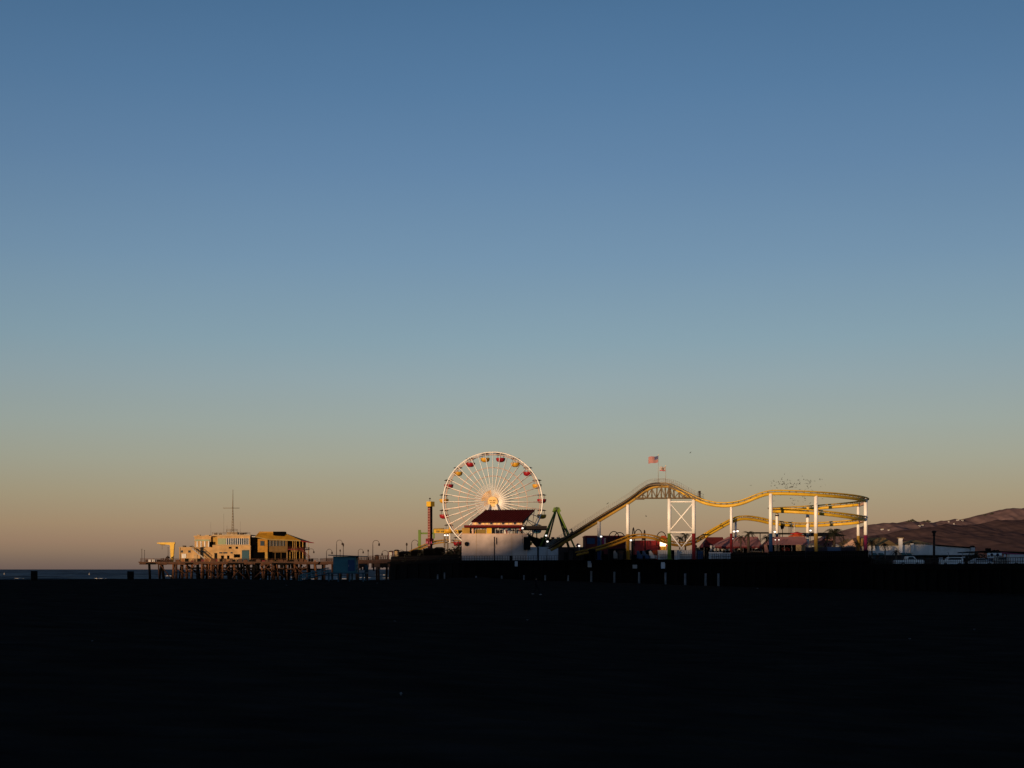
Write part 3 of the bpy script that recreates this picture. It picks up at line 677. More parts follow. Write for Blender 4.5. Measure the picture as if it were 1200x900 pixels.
def mound(name, p, d, z, w_, h_, lab, cat, m_='iron', k=26):
    t_ = MB(); c = walk(p, d, z)
    for i in range(k):
        a = random.uniform(0, 6.28); q = random.random() ** .5
        cc = c + Vector((math.cos(a) * q * w_, math.sin(a) * q * w_ * .5, random.random() * (1 - q * q) * h_))
        t_.ball(cc, w_ * random.uniform(.14, .26), w_ * .2, h_ * random.uniform(.12, .22), 6, 4)
    o = t_.build(name, m_, loc=c); return tag(o, lab, cat)
mound('net_pile', 196.5, D - 3, MZ, 1.7, 2.0, 'dark heap of nets and rope at the foot of the yellow crane', 'net pile')
mound('net_pile', 190.6, D - 3.5, MZ, 1.0, 1.5, 'smaller dark heap of rope left of the crane foot', 'net pile')
for p, y1, lab in ((166.2, 643.6, 'slim bare pole at the very end of the pier deck'), (169.4, 645, 'shorter slim pole beside the one at the pier end'), (197, 641.5, 'thin dark pole just left of the yellow crane')):
    t_ = thing('pole', walk(p, D - 5, MZ), lab, 'pole'); MB(True).bar(walk(p, D - 5, MZ), at(p, y1, D - 5), .10, .07, 6).build('shaft', 'iron', t_)
    MB(True).ball(at(p, y1, D - 5), .16, .16, .14).build('cap', 'iron', t_)

# ------------------------------------------------------------------ lamp posts along the long pier
def lamp_post(p, d, ytop, side, lab, zb=MZ, short=False):
    t_ = thing('lamp_post', walk(p, d, zb), lab, 'lamp post', 'lamp posts along the pier')
    h = Z(ytop, d) - zb; x, y, z = t_.location
    MB(True).lathe([(.20, 0), (.20, .4), (.12, .6), (.085, h * .8)], (x, y, z), 8).build('pole', 'iron', t_)
    if side:
        rr_ = .95
        pts = [(x, y, z + h * .78)] + [(x + side * (rr_ - rr_ * math.cos(R(a))), y, z + h - rr_ + rr_ * math.sin(R(a))) for a in range(0, 200, 20)]
        MB(True).tube(pts, .065).build('crook', 'iron', t_)
        e = pts[-1]; MB(True).lathe([(.08, .1), (.22, 0), (.30, -.55), (.12, -.75)], e, 8).build('lantern', 'iron', t_)
    else:
        MB(True).lathe([(.09, h * .8), (.2, h * .82), (.28, h * .92), (.1, h)], (x, y, z), 8).build('lantern', 'iron', t_)
LP = [(394.4, 481, 632.8, 1, 'tall crooked lamp post just behind the blue lifeguard hut'), (402.3, 478, 636.5, 0, 'straight lamp post right of the tall crooked one behind the lifeguard hut'),
      (382.6, 500, 643.5, 1, 'small crooked lamp post left of the lifeguard hut roof'), (398.6, 560, 643.8, 0, 'distant small lamp post between two taller ones behind the lifeguard hut'),
      (419.8, 560, 643.4, 1, 'distant small crooked lamp post just right of the lifeguard hut'), (431.4, 520, 644, 0, 'small straight lamp post left of the tall hooked one on the walkway'),
      (436.9, 440, 633.2, 1, 'tall hooked lamp post standing alone on the lit walkway'), (454.6, 470, 645, -1, 'small crooked lamp post left of the food kiosks'),
      (467, 470, 644.6, 1, 'small crooked lamp post behind the food kiosks'), (476.6, 415, 636, 0, 'straight lamp post left of the green coaster frame'),
      (482.4, 410, 632.8, 1, 'crooked lamp post nearest the green coaster frame'), (361.8, 545, 643, 1, 'small crooked lamp post at the foot of the restaurant stair')]
for a in LP: lamp_post(*a)

# kiosks and dim shapes where the walkway meets the wide pier
def kiosk(p, w_, d, zb, h, m_, roofm, lab, over=.3, dep=2.6, stripes=None, cat='kiosk', name='kiosk', group=None, open_=True):
    t_ = thing(name, walk(p, d, zb), lab, cat, group); x, y, z = t_.location; W_ = w_ * d / F / 2
    MB().box(x - W_, x + W_, y, y + dep, z, z + h * .42).build('counter', m_, t_)
    if open_: MB().box(x - W_, x + W_, y + dep * .5, y + dep, z + h * .42 + .002, z + h * .86).build('back_wall', m_, t_)
    else: MB().box(x - W_, x + W_, y + .05, y + dep, z + h * .42 + .002, z + h * .86).build('wall', m_, t_)
    for q in (-1, 1): MB().box(x + q * W_ - .08, x + q * W_ + .08, y - .06, y + .1, z, z + h * .86).build('post', roofm, t_)
    MB().add([(x - W_ - over, y - over, z + h * .86), (x + W_ + over, y - over, z + h * .86), (x + W_ + over, y + dep + over, z + h * .86), (x - W_ - over, y + dep + over, z + h * .86),
              (x - W_ * .6, y + dep * .4, z + h), (x + W_ * .6, y + dep * .4, z + h), (x + W_ * .6, y + dep * .6, z + h), (x - W_ * .6, y + dep * .6, z + h)],
             [(3, 2, 1, 0), (4, 5, 6, 7), (0, 1, 5, 4), (1, 2, 6, 5), (2, 3, 7, 6), (3, 0, 4, 7)]).build('roof', roofm, t_)
    return t_
kiosk(458, 4.6, 412, MZ, 2.4, 'offwhite', 'darkred', 'small pale food kiosk with a red roof, the left one at the walkway end')
kiosk(464.6, 5, 410, MZ, 2.7, 'tan', 'iron', 'small brown food kiosk with a dark roof, the right one at the walkway end')
kiosk(441.5, 3.6, 436, MZ, 1.5, 'wood', 'iron', 'low timber bait hut on the walkway beside the tall hooked lamp', open_=False)
# ------------------------------------------------------------------ lifeguard hut on the beach
d = 190.0; gz = sandz(X(402, d), d + 2)
lg = thing('lifeguard_hut', (X(402, d), d, gz), 'pale blue lifeguard hut on stilts with a long boarded ramp on the beach', 'lifeguard hut')
MB().pbox(390.4, 417, 652, 671, d, d + 2.8).build('cabin', 'teal', lg)
MB().pprism([(384.5, 650), (428, 651.6), (428, 652.4), (384.5, 651)], d - .6, d + 3.4).build('roof', 'tealdark', lg)
o = MB().pbox(407.5, 415.6, 656, 669.5, d - .06, d - .004).build('door', 'blue', lg)
MB().pbox(408.3, 408.9, 662, 664, d - .1, d - .062).build('handle', 'grey', o)
MB().pbox(393, 404, 655, 661, d - .05, d - .004).build('shutter', 'teal', lg)
MB().pbox(384, 428, 671, 672.3, d - .9, d + 3).build('platform', 'tealdark', lg)
for p in (386, 397, 410, 426):
    for y in (d - .6, d + 2.6): MB().box(X(p, d) - .09, X(p, d) + .09, y, y + .18, gz - .4, Z(672.3, d)).build('stilt', 'tealdark', lg)
ramp_ = MB().pprism([(384, 671.2), (384, 672.4), (349, 681.6), (349, 680.6)], d - .7, d + .7).build('ramp', 'tealdark', lg)
mb = MB()
for yy in (-.72, .72):
    mb.beam(at(384.5, 665.4, d) + Vector((0, yy, 0)), at(351, 674.6, d) + Vector((0, yy, 0)), .07, .09); mb.beam(at(384.5, 668.6, d) + Vector((0, yy, 0)), at(351, 677.6, d) + Vector((0, yy, 0)), .06, .07)
    for i in range(7):
        t = i / 6; mb.beam(at(384.5 - 33.5 * t, 665 + 9.4 * t, d) + Vector((0, yy, 0)), at(384.5 - 33.5 * t, 671.6 + 9 * t, d) + Vector((0, yy, 0)), .07, .07)
mb.build('railing', 'teal', ramp_)
mb = MB(); railing(mb, [at(418, 671, d - .8), at(427.6, 671, d - .8), at(427.6, 671, d - .8) + Vector((0, 3.6, 0))], 1.0, .6, .035, 2); mb.build('railing', 'tealdark', lg)
# trash barrels on the berm
for i, (p, lab) in enumerate(((40, 'black beach barrel standing alone far out on the left of the sand'), (153, 'black beach barrel on the sand near the end of the pier'))):
    d = 196.0; x = X(p, d); g = sandz(x, d)
    t_ = thing('trash_barrel', (x, d, g), lab, 'barrel', 'trash barrels on the sand')
    h = Z(669 + i * .4, d) - g; r0 = .44
    MB(True).lathe([(r0 * .94, -.1), (r0, .05), (r0, h * .33), (r0 * 1.05, h * .34), (r0 * 1.05, h * .37), (r0, h * .38), (r0, h * .66), (r0 * 1.05, h * .67), (r0 * 1.05, h * .7), (r0, h * .71), (r0 * .99, h * .96), (r0 * 1.04, h), (r0 * .9, h), (r0 * .88, h * .7)], (x, d, g), 18).build('barrel_body', 'black', t_)
    MB(True).lathe([(r0 * .86, h * .7), (r0 * .5, h * .78), (.02, h * .8)], (x, d, g), 12).build('liner_bag', 'black', t_)
# ================================================================== FERRIS WHEEL
WD = 375.0; HUB = at(577.6, 588.2, WD); RW = 12.78
fw = thing('ferris_wheel', (HUB.x, WD, DECK), 'large white ferris wheel with red and yellow gondolas behind the arcade roof', 'ferris wheel')
def wp(a, r, y=0): return HUB + Vector((math.cos(R(a)) * r, y, math.sin(R(a)) * r))
for y, r in ((-1.25, .165), (1.25, .15)):
    o = MB(True).tube([wp(i * 3.6, RW, y) for i in range(100)], r, 6, True).build('rim', 'white', fw)
    MB(True).tube([wp(i * 3.6, RW - .55, y) for i in range(100)], .07, 5, True).build('inner_band', 'pinkpaint', o)
    for rr_, q in ((8.9, .05), (6.7, .05)):
        MB(True).tube([wp(i * 6, rr_, y) for i in range(60)], q, 5, True).build('tie_ring', 'pinkpaint', o)
mb = MB(True)
for i in range(20):
    mb.bar(wp(i * 18 + 9, 1.2, -1.9), wp(i * 18 + 9, RW, -1.25), .11, .075, 6); mb.bar(wp(i * 18, 1.2, -1.9), wp(i * 18, RW - .1, -1.25), .10, .07, 6)
mb.build('front_spokes', 'white', fw)
mb = MB(True)
for i in range(20):
    mb.bar(wp(i * 18 + 9, 1.2, 1.9), wp(i * 18 + 9, RW, 1.25), .09, .06, 6); mb.bar(wp(i * 18, 1.2, 1.9), wp(i * 18, RW - .1, 1.25), .08, .055, 6)
mb.build('rear_spokes', 'rearspoke', fw)
mb = MB(True)
for i in range(40): mb.bar(wp(i * 9 + 4.5, 1.3, -2.0), wp(i * 9 + 4.5, 4.7, -1.7), .085, .06, 5)
mb.build('inner_spokes', 'white', fw)
mb = MB(True)
for i in range(20): mb.bar(wp(i * 18 + 9, RW, -1.25), wp(i * 18 + 9, RW, 1.25), .09, n=5)
mb.build('cross_axles', 'grey', fw)
def disc(m_, y0, y1, r0, r1, name, par, n=36):
    k_ = MB(); p = [wp(360 * i / n, r0, y0) for i in range(n)] + [wp(360 * i / n, r1, y1) for i in range(n)]
    k_.add(p, [(i, (i + 1) % n, (i + 1) % n + n, i + n) for i in range(n)] + [tuple(range(n)), tuple(range(2 * n - 1, n - 1, -1))]); return k_.build(name, m_, par)
hub = disc('huborange', -1.8, 1.8, 1.2, 1.2, 'hub_drum', fw)
disc('hubgold', -2.35, -2.05, 1.28, 1.28, 'hub_sign', hub)
# a fan of coloured panels low on the spokes
mb = MB()
for a0, a1, ro_ in ((100, 178, 3.0), (36, 78, 2.3), (188, 214, 2.5)):
    k_ = int((a1 - a0) / 4)
    for i in range(k_):
        a, b = a0 + (a1 - a0) * i / k_, a0 + (a1 - a0) * (i + .42) / k_
        p = [wp(a, 1.30, -2.06), wp(b, 1.30, -2.06), wp(b, ro_, -1.92), wp(a, ro_, -1.92)]
        mb.add(p + [q + Vector((0, .05, 0)) for q in p], [(0, 1, 2, 3), (7, 6, 5, 4), (0, 4, 5, 1), (1, 5, 6, 2), (2, 6, 7, 3), (3, 7, 4, 0)])
mb.build('fan_panels', 'huborange', hub)
def text(body, size, loc, m_, name, par, align='CENTER'):
    cu = bpy.data.curves.new(name, 'FONT'); cu.body = body; cu.size = size; cu.extrude = .02; cu.align_x = align; cu.align_y = 'CENTER'; cu.offset = .012
    t_ = bpy.data.objects.new(name, cu); me = bpy.data.meshes.new_from_object(t_); bpy.data.objects.remove(t_); bpy.data.curves.remove(cu)
    me.transform(Matrix.Rotation(R(90), 4, 'X')); me.materials.clear(); me.materials.append(M[m_])
    o = bpy.data.objects.new(name, me); col.objects.link(o); o.parent = par; o.location = Vector(loc) - ORG[par.name]; ORG[o.name] = Vector(loc); return o
text('PACIFIC', .52, HUB + Vector((0, -2.385, .24)), 'ochre', 'lettering', hub)
text('PARK', .58, HUB + Vector((0, -2.385, -.32)), 'ochre', 'lettering', hub)
for y in (-2.6, 2.6):
    for q in (-1, 1):
        MB(True).bar(HUB + Vector((q * .8, y * .95, -.8)), (HUB.x + q * 5.6, WD + y * 1.7, DECK), .30, .42, 8).build('support_leg', 'white', fw)
MB(True).bar(HUB + Vector((0, -2.04, 0)), HUB + Vector((0, 2.9, 0)), .5, n=14).build('axle', 'grey', fw)
# gondolas
def gondola(i, proto=None):
    a = 9 + 18 * i; c_ = wp(a, RW)
    k_ = (i % 2); mname = 'gondred' if k_ == 0 else 'gondyel'
    if i == 18: mname = 'gondblue'
    g = MB(True); g.lathe([(.5, -2.35), (1.02, -2.1), (1.18, -1.62), (1.22, -1.28), (1.12, -1.28), (1.0, -1.9), (.1, -2.0)], c_, 14)
    go = g.build('gondola', mname, fw, loc=c_)
    go['label'] = {'gondred': 'red', 'gondyel': 'yellow', 'gondblue': 'blue'}[mname] + ' gondola'
    MB(True).lathe([(1.2, -.30), (1.22, -.24), (.75, -.05), (.1, .06)], c_, 14).build('canopy', 'iron', go)
    h = MB(True)
    for q in range(4): h.bar(c_ + Vector((math.cos(q * 1.57 + .8) * 1.1, math.sin(q * 1.57 + .8) * 1.1, -1.35)), c_ + Vector((math.cos(q * 1.57 + .8) * .95, math.sin(q * 1.57 + .8) * .95, -.2)), .05, n=4)
    h.bar(c_ + Vector((0, 0, -2.0)), c_ + Vector((0, 0, 0)), .07, n=5)
    h.build('hanger', 'grey', go)
    MB(True).lathe([(.62, -1.5), (.62, -1.4), (.1, -1.38)], c_, 10).build('seat', 'offwhite', go)
for i in range(20): gondola(i + (0))

# ================================================================== ARCADE BUILDING in front of the wheel
D = 352.0
ar = thing('arcade_building', walk(579, D, DECK), 'pink plaster arcade building with an open upper terrace under a sloping maroon metal roof', 'building')
pz(541, 617.4, 626, 656.8, D, D + 15, 'wall', 'plaster', ar)
pz(617.6, 662.5, 641, 656.8, D + .3, D + 2.5, 'low_wall', 'shade_white', ar)
pz(540.4, 617.8, 625.3, 626, D - .15, D + .6, 'parapet_cap', 'pinkpaint', ar)
pz(613.8, 621.6, 629, 644, D - .9, D + .28, 'dark_cladding', 'black', ar)
for p in (578.8, 581.4): pz(p, p + .9, 629 if p < 580 else 630, 656.6 if p < 580 else 638, D - .16, D - .005, 'downpipe', 'iron', ar)
for p in (599.6, 558): pz(p, p + .3, 626.2, 656.6, D - .05, D - .004, 'wall_joint', 'tan', ar)
MB(True).lathe([(.1, -.5), (.45, -.3), (.45, .35), (.1, .55)], at(546.6, 637.6, D - .3), 8).build('wall_lantern', 'black', ar)
pz(597, 600.4, 651, 656.7, D - .05, D - .004, 'door', 'black', ar)
pz(629.6, 631.4, 641.2, 656.7, D + .1, D + .29, 'downpipe', 'black', ar)
# terrace: posts, fascia, back wall, counters
pz(543.8, 612.6, 615.4, 618, D - 1.2, D + 11, 'fascia', 'fasciared', ar)
pz(612.8, 641, 616.2, 620.2, D - 1.0, D + 9, 'fascia', 'iron', ar)  # right run of the fascia coloured dark to stand for shade
for p, w_ in ((551.6, 2.0), (578.2, 3.8), (604.5, 1.6), (612, 1.6), (629, 1.2)): pz(p - w_ / 2, p + w_ / 2, 618.1, 625.2 if p < 613 else 641, D + .7, D + 1.2, 'post', 'black', ar)
for a, b, m_, y0 in ((541.5, 550.4, 'ochre', 618.6), (553, 556.4, 'pinkpaint', 619.4), (570.2, 576, 'yellow', 618.6), (557.5, 569.5, 'yellowdark', 620.2), (581, 585.5, 'pinkpaint', 620.5)):
    pz(a, b, y0, 625.2, D + 2.4, D + 3, 'counter_panel', m_, ar)
for a, b, m_ in ((586, 588.5, 'grey'), (589, 592, 'offwhite'), (600.6, 603.2, 'grey'), (593, 594.6, 'darkred'), (605.6, 607.4, 'blue'), (609.6, 611.2, 'offwhite'), (559, 561.4, 'iron'), (564, 567, 'offwhite'), (582.6, 584.6, 'iron')): pz(a, b, 620.8, 625.2, D + 3.2, D + 3.8, 'game_cabinet', m_, ar)
pz(553.5, 612, 611.2, 615.3, D + 1.5, D + 9, 'clerestory_wall', 'pinkpaint', ar)
for i in range(12):
    p = 556 + i * 4.6; pz(p, p + 2.6, 612, 614.6, D + 1.38, D + 1.49, 'window', 'glass' if i % 3 == 1 else 'hubgold', ar)
e0, e1, t0, t1 = at(552.6, 611.4, D) + Vector((0, -.6, 0)), at(612, 611.2, D) + Vector((0, -.6, 0)), at(570, 597.6, D) + Vector((0, 5.8, -.35 + .9)), at(626.6, 597.2, D) + Vector((0, 5.8, -.35 + .9))
s_ = (D + 5.8) / D
t0, t1 = at(570, 597.6, D + 5.8), at(626.8, 597.2, D + 5.8)
mb = MB(); mb.slab([e0, e1, t1, t0], .22)
rf = mb.build('roof', 'maroon', ar)
mb = MB()
for i in range(21):
    t = i / 20; a, b = e0.lerp(e1, t), t0.lerp(t1, t); mb.beam(a + Vector((0, 0, .06)), b + Vector((0, 0, .06)), .16, .13)
mb.build('roof_seams', 'fasciared', rf)
mb = MB(); mb.slab([t0 + Vector((0, .05, 0)), t1 + Vector((0, .05, 0)), e1 + Vector((0, 13, -.4)), e0 + Vector((0, 13, -.4))], .22); mb.build('rear_slope', 'maroon', rf)
mb = MB(True)
ta, tb = at(626.2, 597.8, D + 5.6), at(613.5, 615.3, D + 2)
for a, b in ((ta, at(614, 606, D + 2)), (ta, at(624, 616, D + 2)), (at(620, 603, D + 4), at(612.8, 615.3, D + 1)), (at(614, 606, D + 2), at(624, 616, D + 2)), (at(613, 612, D + 1), at(621.5, 602.5, D + 5)), (at(620.5, 603.5, D + 4), at(616, 616, D + 2))):
    mb.bar(a, b, .085, n=5)
mb.build('roof_truss', 'grey', ar)
# things standing on the terrace
def umbrella(p, d, ztop_row, w_, m_, lab, zb, group=None, name='parasol', hh=None):
    z0 = zb; t_ = thing(name, walk(p, d, z0), lab, 'parasol', group); x, y, z = t_.location; zt_ = Z(ztop_row, d); r = w_ * d / F / 2; h = hh or r * .55
    MB(True).lathe([(r, zt_ - h - z), (r * .98, zt_ - h + .08 - z), (.06, zt_ - z)], (x, y, z), 8, sm=False).build('canopy', m_, t_)
    MB(True).bar((x, y, z), (x, y, zt_ + .1), .05, n=6).build('pole', 'grey', t_)
    return t_
TER = Z(626, D)
MB().pbox(541.2, 617, 625.6, 626, D + .62, D + 14).build('terrace_floor', 'tan', ar)
umbrella(597, D + 2, 618.6, 7.0, 'blue', 'blue parasol on the arcade terrace under the maroon roof', TER + .1, hh=.7)
umbrella(607, D + 2, 620.2, 5.0, 'offwhite', 'pale parasol on the arcade terrace right of the blue one', TER + .1, hh=.5)
def person(x, y, z, h, face, lab, pose, top='cloth', legs='cloth', shoes='cloth', hair='black'):
    s_ = h / 1.75; t_ = thing('person', (x, y, z), lab, 'person')
    J = {'pel': (0, 0, .95), 'wai': (0, 0, 1.08), 'che': (0, .01, 1.32), 'nec': (0, .02, 1.47), 'hd0': (0, 0, 1.56), 'hd1': (0, -.01, 1.68)}
    L_ = pose
    J.update(L_)
    names = list(J); idx = {k_: i for i, k_ in enumerate(names)}
    E_ = [('pel', 'wai'), ('wai', 'che'), ('che', 'nec'), ('nec', 'hd0'), ('hd0', 'hd1')]
    for q in ('l', 'r'):
        E_ += [('pel', q + 'hip'), (q + 'hip', q + 'kne'), (q + 'kne', q + 'ank'), (q + 'ank', q + 'toe'), ('che', q + 'sho'), (q + 'sho', q + 'elb'), (q + 'elb', q + 'wri'), (q + 'wri', q + 'han')]
    rad = dict(pel=.15, wai=.135, che=.16, nec=.06, hd0=.085, hd1=.095, hip=.095, kne=.06, ank=.042, toe=.04, sho=.065, elb=.045, wri=.032, han=.04)
    me = bpy.data.meshes.new('person_body'); me.from_pydata([Vector(J[k_]) * s_ for k_ in names], [(idx[a], idx[b]) for a, b in E_], [])
    o = bpy.data.objects.new('person_body', me); col.objects.link(o)
    md = o.modifiers.new('skin', 'SKIN'); o.modifiers.new('sub', 'SUBSURF').levels = 1
    for k_, i in idx.items():
        v_ = me.skin_vertices[0].data[i]; r = rad.get(k_, rad.get(k_[1:])) * s_; v_.radius = (r, r); v_.use_root = (k_ == 'pel')
    dg = bpy.context.evaluated_depsgraph_get(); dg.update(); me2 = bpy.data.meshes.new_from_object(o.evaluated_get(dg))
    bpy.data.objects.remove(o); bpy.data.meshes.remove(me)
    me2.materials.clear()
    for q in (top, legs, 'skin'): me2.materials.append(M[q])
    for p_ in me2.polygons:
        zc = p_.center.z / s_; p_.material_index = 2 if zc > 1.5 else (0 if zc > .98 else 1); p_.use_smooth = True
    me2.name = 'body'; o = bpy.data.objects.new('body', me2); col.objects.link(o); o.parent = t_; ORG[o.name] = Vector((x, y, z))
    hb = MB(True).ball(Vector((x, y, z)) + Vector((0, .02, 1.655)) * s_, .105 * s_, .115 * s_, .115 * s_, 10, 6); hb.build('hair', hair, t_)
    for q in ('l', 'r'):
        a, b = Vector(J[q + 'ank']), Vector(J[q + 'toe']); dr = (b - a); dr.z = 0; dr = dr.normalized() if dr.length > .01 else Vector((0, -1, 0))
        base = Vector((a.x, a.y, max(0, a.z - .075)))
        MB(True).ball(Vector((x, y, z)) + (base + dr * .07 + Vector((0, 0, .045))) * s_, .062 * s_, .145 * s_, .065 * s_, 10, 6).build('shoe', shoes, t_)
    t_.rotation_euler = (0, 0, face)
    return t_
WALK = dict(lhip=(.09, 0, .9), lkne=(.10, -.22, .52), lank=(.10, -.32, .10), ltoe=(.10, -.47, .08), rhip=(-.09, 0, .9), rkne=(-.10, .05, .48), rank=(-.10, .36, .16), rtoe=(-.10, .26, .05),
            lsho=(.19, .02, 1.40), lelb=(.25, .14, 1.13), lwri=(.25, .06, .90), lhan=(.25, .02, .82), rsho=(-.19, .02, 1.40), relb=(-.25, -.06, 1.12), rwri=(-.24, -.24, .95), rhan=(-.24, -.30, .90))
STAND = dict(lhip=(.09, 0, .9), lkne=(.11, -.02, .48), lank=(.12, .02, .08), ltoe=(.13, -.14, .04), rhip=(-.09, 0, .9), rkne=(-.11, -.02, .48), rank=(-.12, .02, .08), rtoe=(-.13, -.14, .04),
             lsho=(.19, .02, 1.40), lelb=(.25, .03, 1.13), lwri=(.26, -.04, .89), lhan=(.26, -.07, .81), rsho=(-.19, .02, 1.40), relb=(-.25, .03, 1.13), rwri=(-.20, -.18, 1.02), rhan=(-.12, -.24, 1.04))
px_ = X(628.3, 140); person(px_, 140, sandz(px_, 140), 1.76, R(70), 'person in dark clothes and white shoes walking across the dark sand', WALK, shoes='grey')
px_ = X(584, D + 1.6); person(px_, D + 1.6, TER, 1.75, R(20), 'person in a pale top standing on the arcade terrace beside the black post', STAND, top='offwhite', legs='iron')
px_ = X(609.5, D + 1.4); person(px_, D + 1.4, TER, 1.7, R(-30), 'person in a red top standing near the right end of the arcade terrace', STAND, top='red', legs='iron')

# ================================================================== SWINGING SHIP RIDE with green A-frames
D = 368.0
sh = thing('swing_ship_ride', walk(652, D, DECK), 'swinging ship ride with a green A frame and dark crescent hull', 'pendulum ride')
def leg4(y, m_, name, dx=0):
    ap = at(652 + dx, 595.6, D) + Vector((0, y, 0))
    for p, yy in ((625.5 if y < 0 else 636, 2.2), (680 if y < 0 else 671, 2.2)): 
        b = walk(p + dx, D, DECK) + Vector((0, y + (-2.4 if y < 0 else 2.4) * .4, 0))
        mid = ap.lerp(b, .42)
        o = MB(True).bar(ap, b, .20, .24, 8).build(name, m_, sh)
leg4(-2.6, 'green', 'frame_leg'); leg4(2.6, 'darkgreen', 'frame_leg', .6)  # away legs get a darker green copy, their shade in the colour
for q in (-1, 1):
    MB(True).bar(at(652 + q * 1.2, 597, D) + Vector((0, -1.2, 0)), walk(652 + q * 20, D, DECK) + Vector((0, -1.6, 0)), .15, n=6).build('brace', 'darkgreen', sh)
MB().pprism([(647.2, 599.6), (649, 594.6), (655.4, 594.4), (657.6, 599), (655.4, 600.4), (654.4, 597.6), (650, 597.6), (649.4, 600.6)], D - 2.9, D - 2.3).build('head_frame', 'green', sh)
MB(True).bar(at(652, 596.4, D) + Vector((0, -3, 0)), at(652, 596.4, D) + Vector((0, 3, 0)), .4, n=10).build('axle', 'darkgreen', sh)
def arcpt(t, up): # hull curve in photo coordinates
    p = 617 + 53 * t; y = 624 + 24 * max(0, 1 - (2 * t - 1) ** 2) ** .9 ; return (p, y - up)
up_ = [arcpt(i / 18, 15 * math.sin(math.pi * i / 18) + .3) for i in range(19)]; lo_ = [arcpt(i / 18, 0) for i in range(19)]
MB().pprism(up_ + lo_[::-1][1:-1], D - 1.3, D + 1.3).build('hull', 'black', sh)
MB(True).tube([at(a, b - .4, D) + Vector((0, -1.35, 0)) for a, b in up_[1:-1]], .16).build('gunwale', 'yellowdark', sh)
MB(True).tube([at(*q, D) + Vector((0, -.6, 0)) for q in ((619.2, 625), (620.6, 629), (623.6, 628.6), (624.8, 624.6), (623.4, 620.4), (620.4, 618.6), (618.4, 620.2), (619.4, 622))], [.12, .18, .22, .24, .22, .2, .16, .1]).build('prow_curl', 'pinkpaint', sh)
MB(True).tube([at(*q, D) + Vector((0, -.6, 0)) for q in ((668, 626), (670.4, 623), (669.4, 620), (667.4, 620.6))], [.25, .25, .2, .1]).build('stern_curl', 'brownyellow', sh)
for i in range(6):
    p = 627 + i * 6.4; MB().pbox(p, p + 3.6, 629.2 + .3 * abs(i - 2.5), 636, D - 1.0, D + 1.0).build('seat_back', 'darkred' if i % 2 else 'iron', sh)
for q in (-1, 1):
    MB(True).bar(at(652, 596.6, D) + Vector((0, q * .9, 0)), at(636, 638, D) + Vector((0, q * .9, 0)), .12, n=6).build('hanger', 'black', sh)
    MB(True).bar(at(652, 596.6, D) + Vector((0, q * .9, 0)), at(668, 634, D) + Vector((0, q * .9, 0)), .12, n=6).build('hanger', 'black', sh)

# ================================================================== DROP TOWER and green frame
D = 384.0
dt = thing('drop_tower', walk(503.6, D, DECK), 'slim red and white drop tower with a yellow cap left of the ferris wheel', 'drop tower')
def diamond(p0, pm, p1, y0, y1, d, dep): 
    a, m_, b = X(p0, d), X(pm, d), X(p1, d); z1_, z0_ = Z(y0, d), Z(y1, d); back_ = a + b - m_
    k_ = MB(); pts = [(a, d + dep * .5), (m_, d), (b, d + dep * .5), (back_, d + dep)]
    return k_.add([(x, y, z0_) for x, y in pts] + [(x, y, z1_) for x, y in pts], [(3, 2, 1, 0), (4, 5, 6, 7)] + [(i, (i + 1) % 4, (i + 1) % 4 + 4, i + 4) for i in range(4)])
yb = deck_row(D)
diamond(501.0, 504.3, 506.6, 593, yb, D, 1.5).build('shaft', 'maroon', dt)
diamond(499.4, 504.8, 509, 587.6, 593.4, D - .4, 2.2).build('cap', 'yellow', dt)
def face(t0_, t1_, y0, y1, m_, name, off_=.05):
    p = lambda t: Vector((X(501.0 + 3.3 * t, D), D + .75 - .75 * t, 0)); a, b = p(t0_), p(t1_); nrm = Vector((-.5, -.86, 0)) * off_
    z0_, z1_ = Z(y1, D), Z(y0, D); q = [a, b]
    pts = [(v_.x, v_.y, z) for z in (z0_, z1_) for v_ in (a + nrm, b + nrm, b + nrm * .1, a + nrm * .1)]
    return MB().add(pts, [(0, 1, 2, 3), (7, 6, 5, 4), (0, 4, 5, 1), (1, 5, 6, 2), (2, 6, 7, 3), (3, 7, 4, 0)]).build(name, m_, dt)
face(.08, .92, 595, yb - 18, 'dullpink', 'panel')
y = 596.4
while y < 637: face(.25, .75, y, y + 1.5, 'darkred', 'light_panel', .11); y += 3.1
MB(True).bar(at(503.8, 587.6, D + .8), at(503.8, 584.6, D + .8), .07, n=5).build('mast', 'iron', dt); MB(True).ball(at(503.8, 584.2, D + .8), .25, .25, .2).build('beacon', 'iron', dt)
o = diamond(498.6, 503.6, 508, 631, 634.4, D - .6, 2.4).build('ride_carriage', 'darkred', dt)
for p in (499.6, 501.4, 505.4): MB().pbox(p - .5, p + .5, 634.5, 637, D - .2, D + .3).build('seat', 'magenta', o)

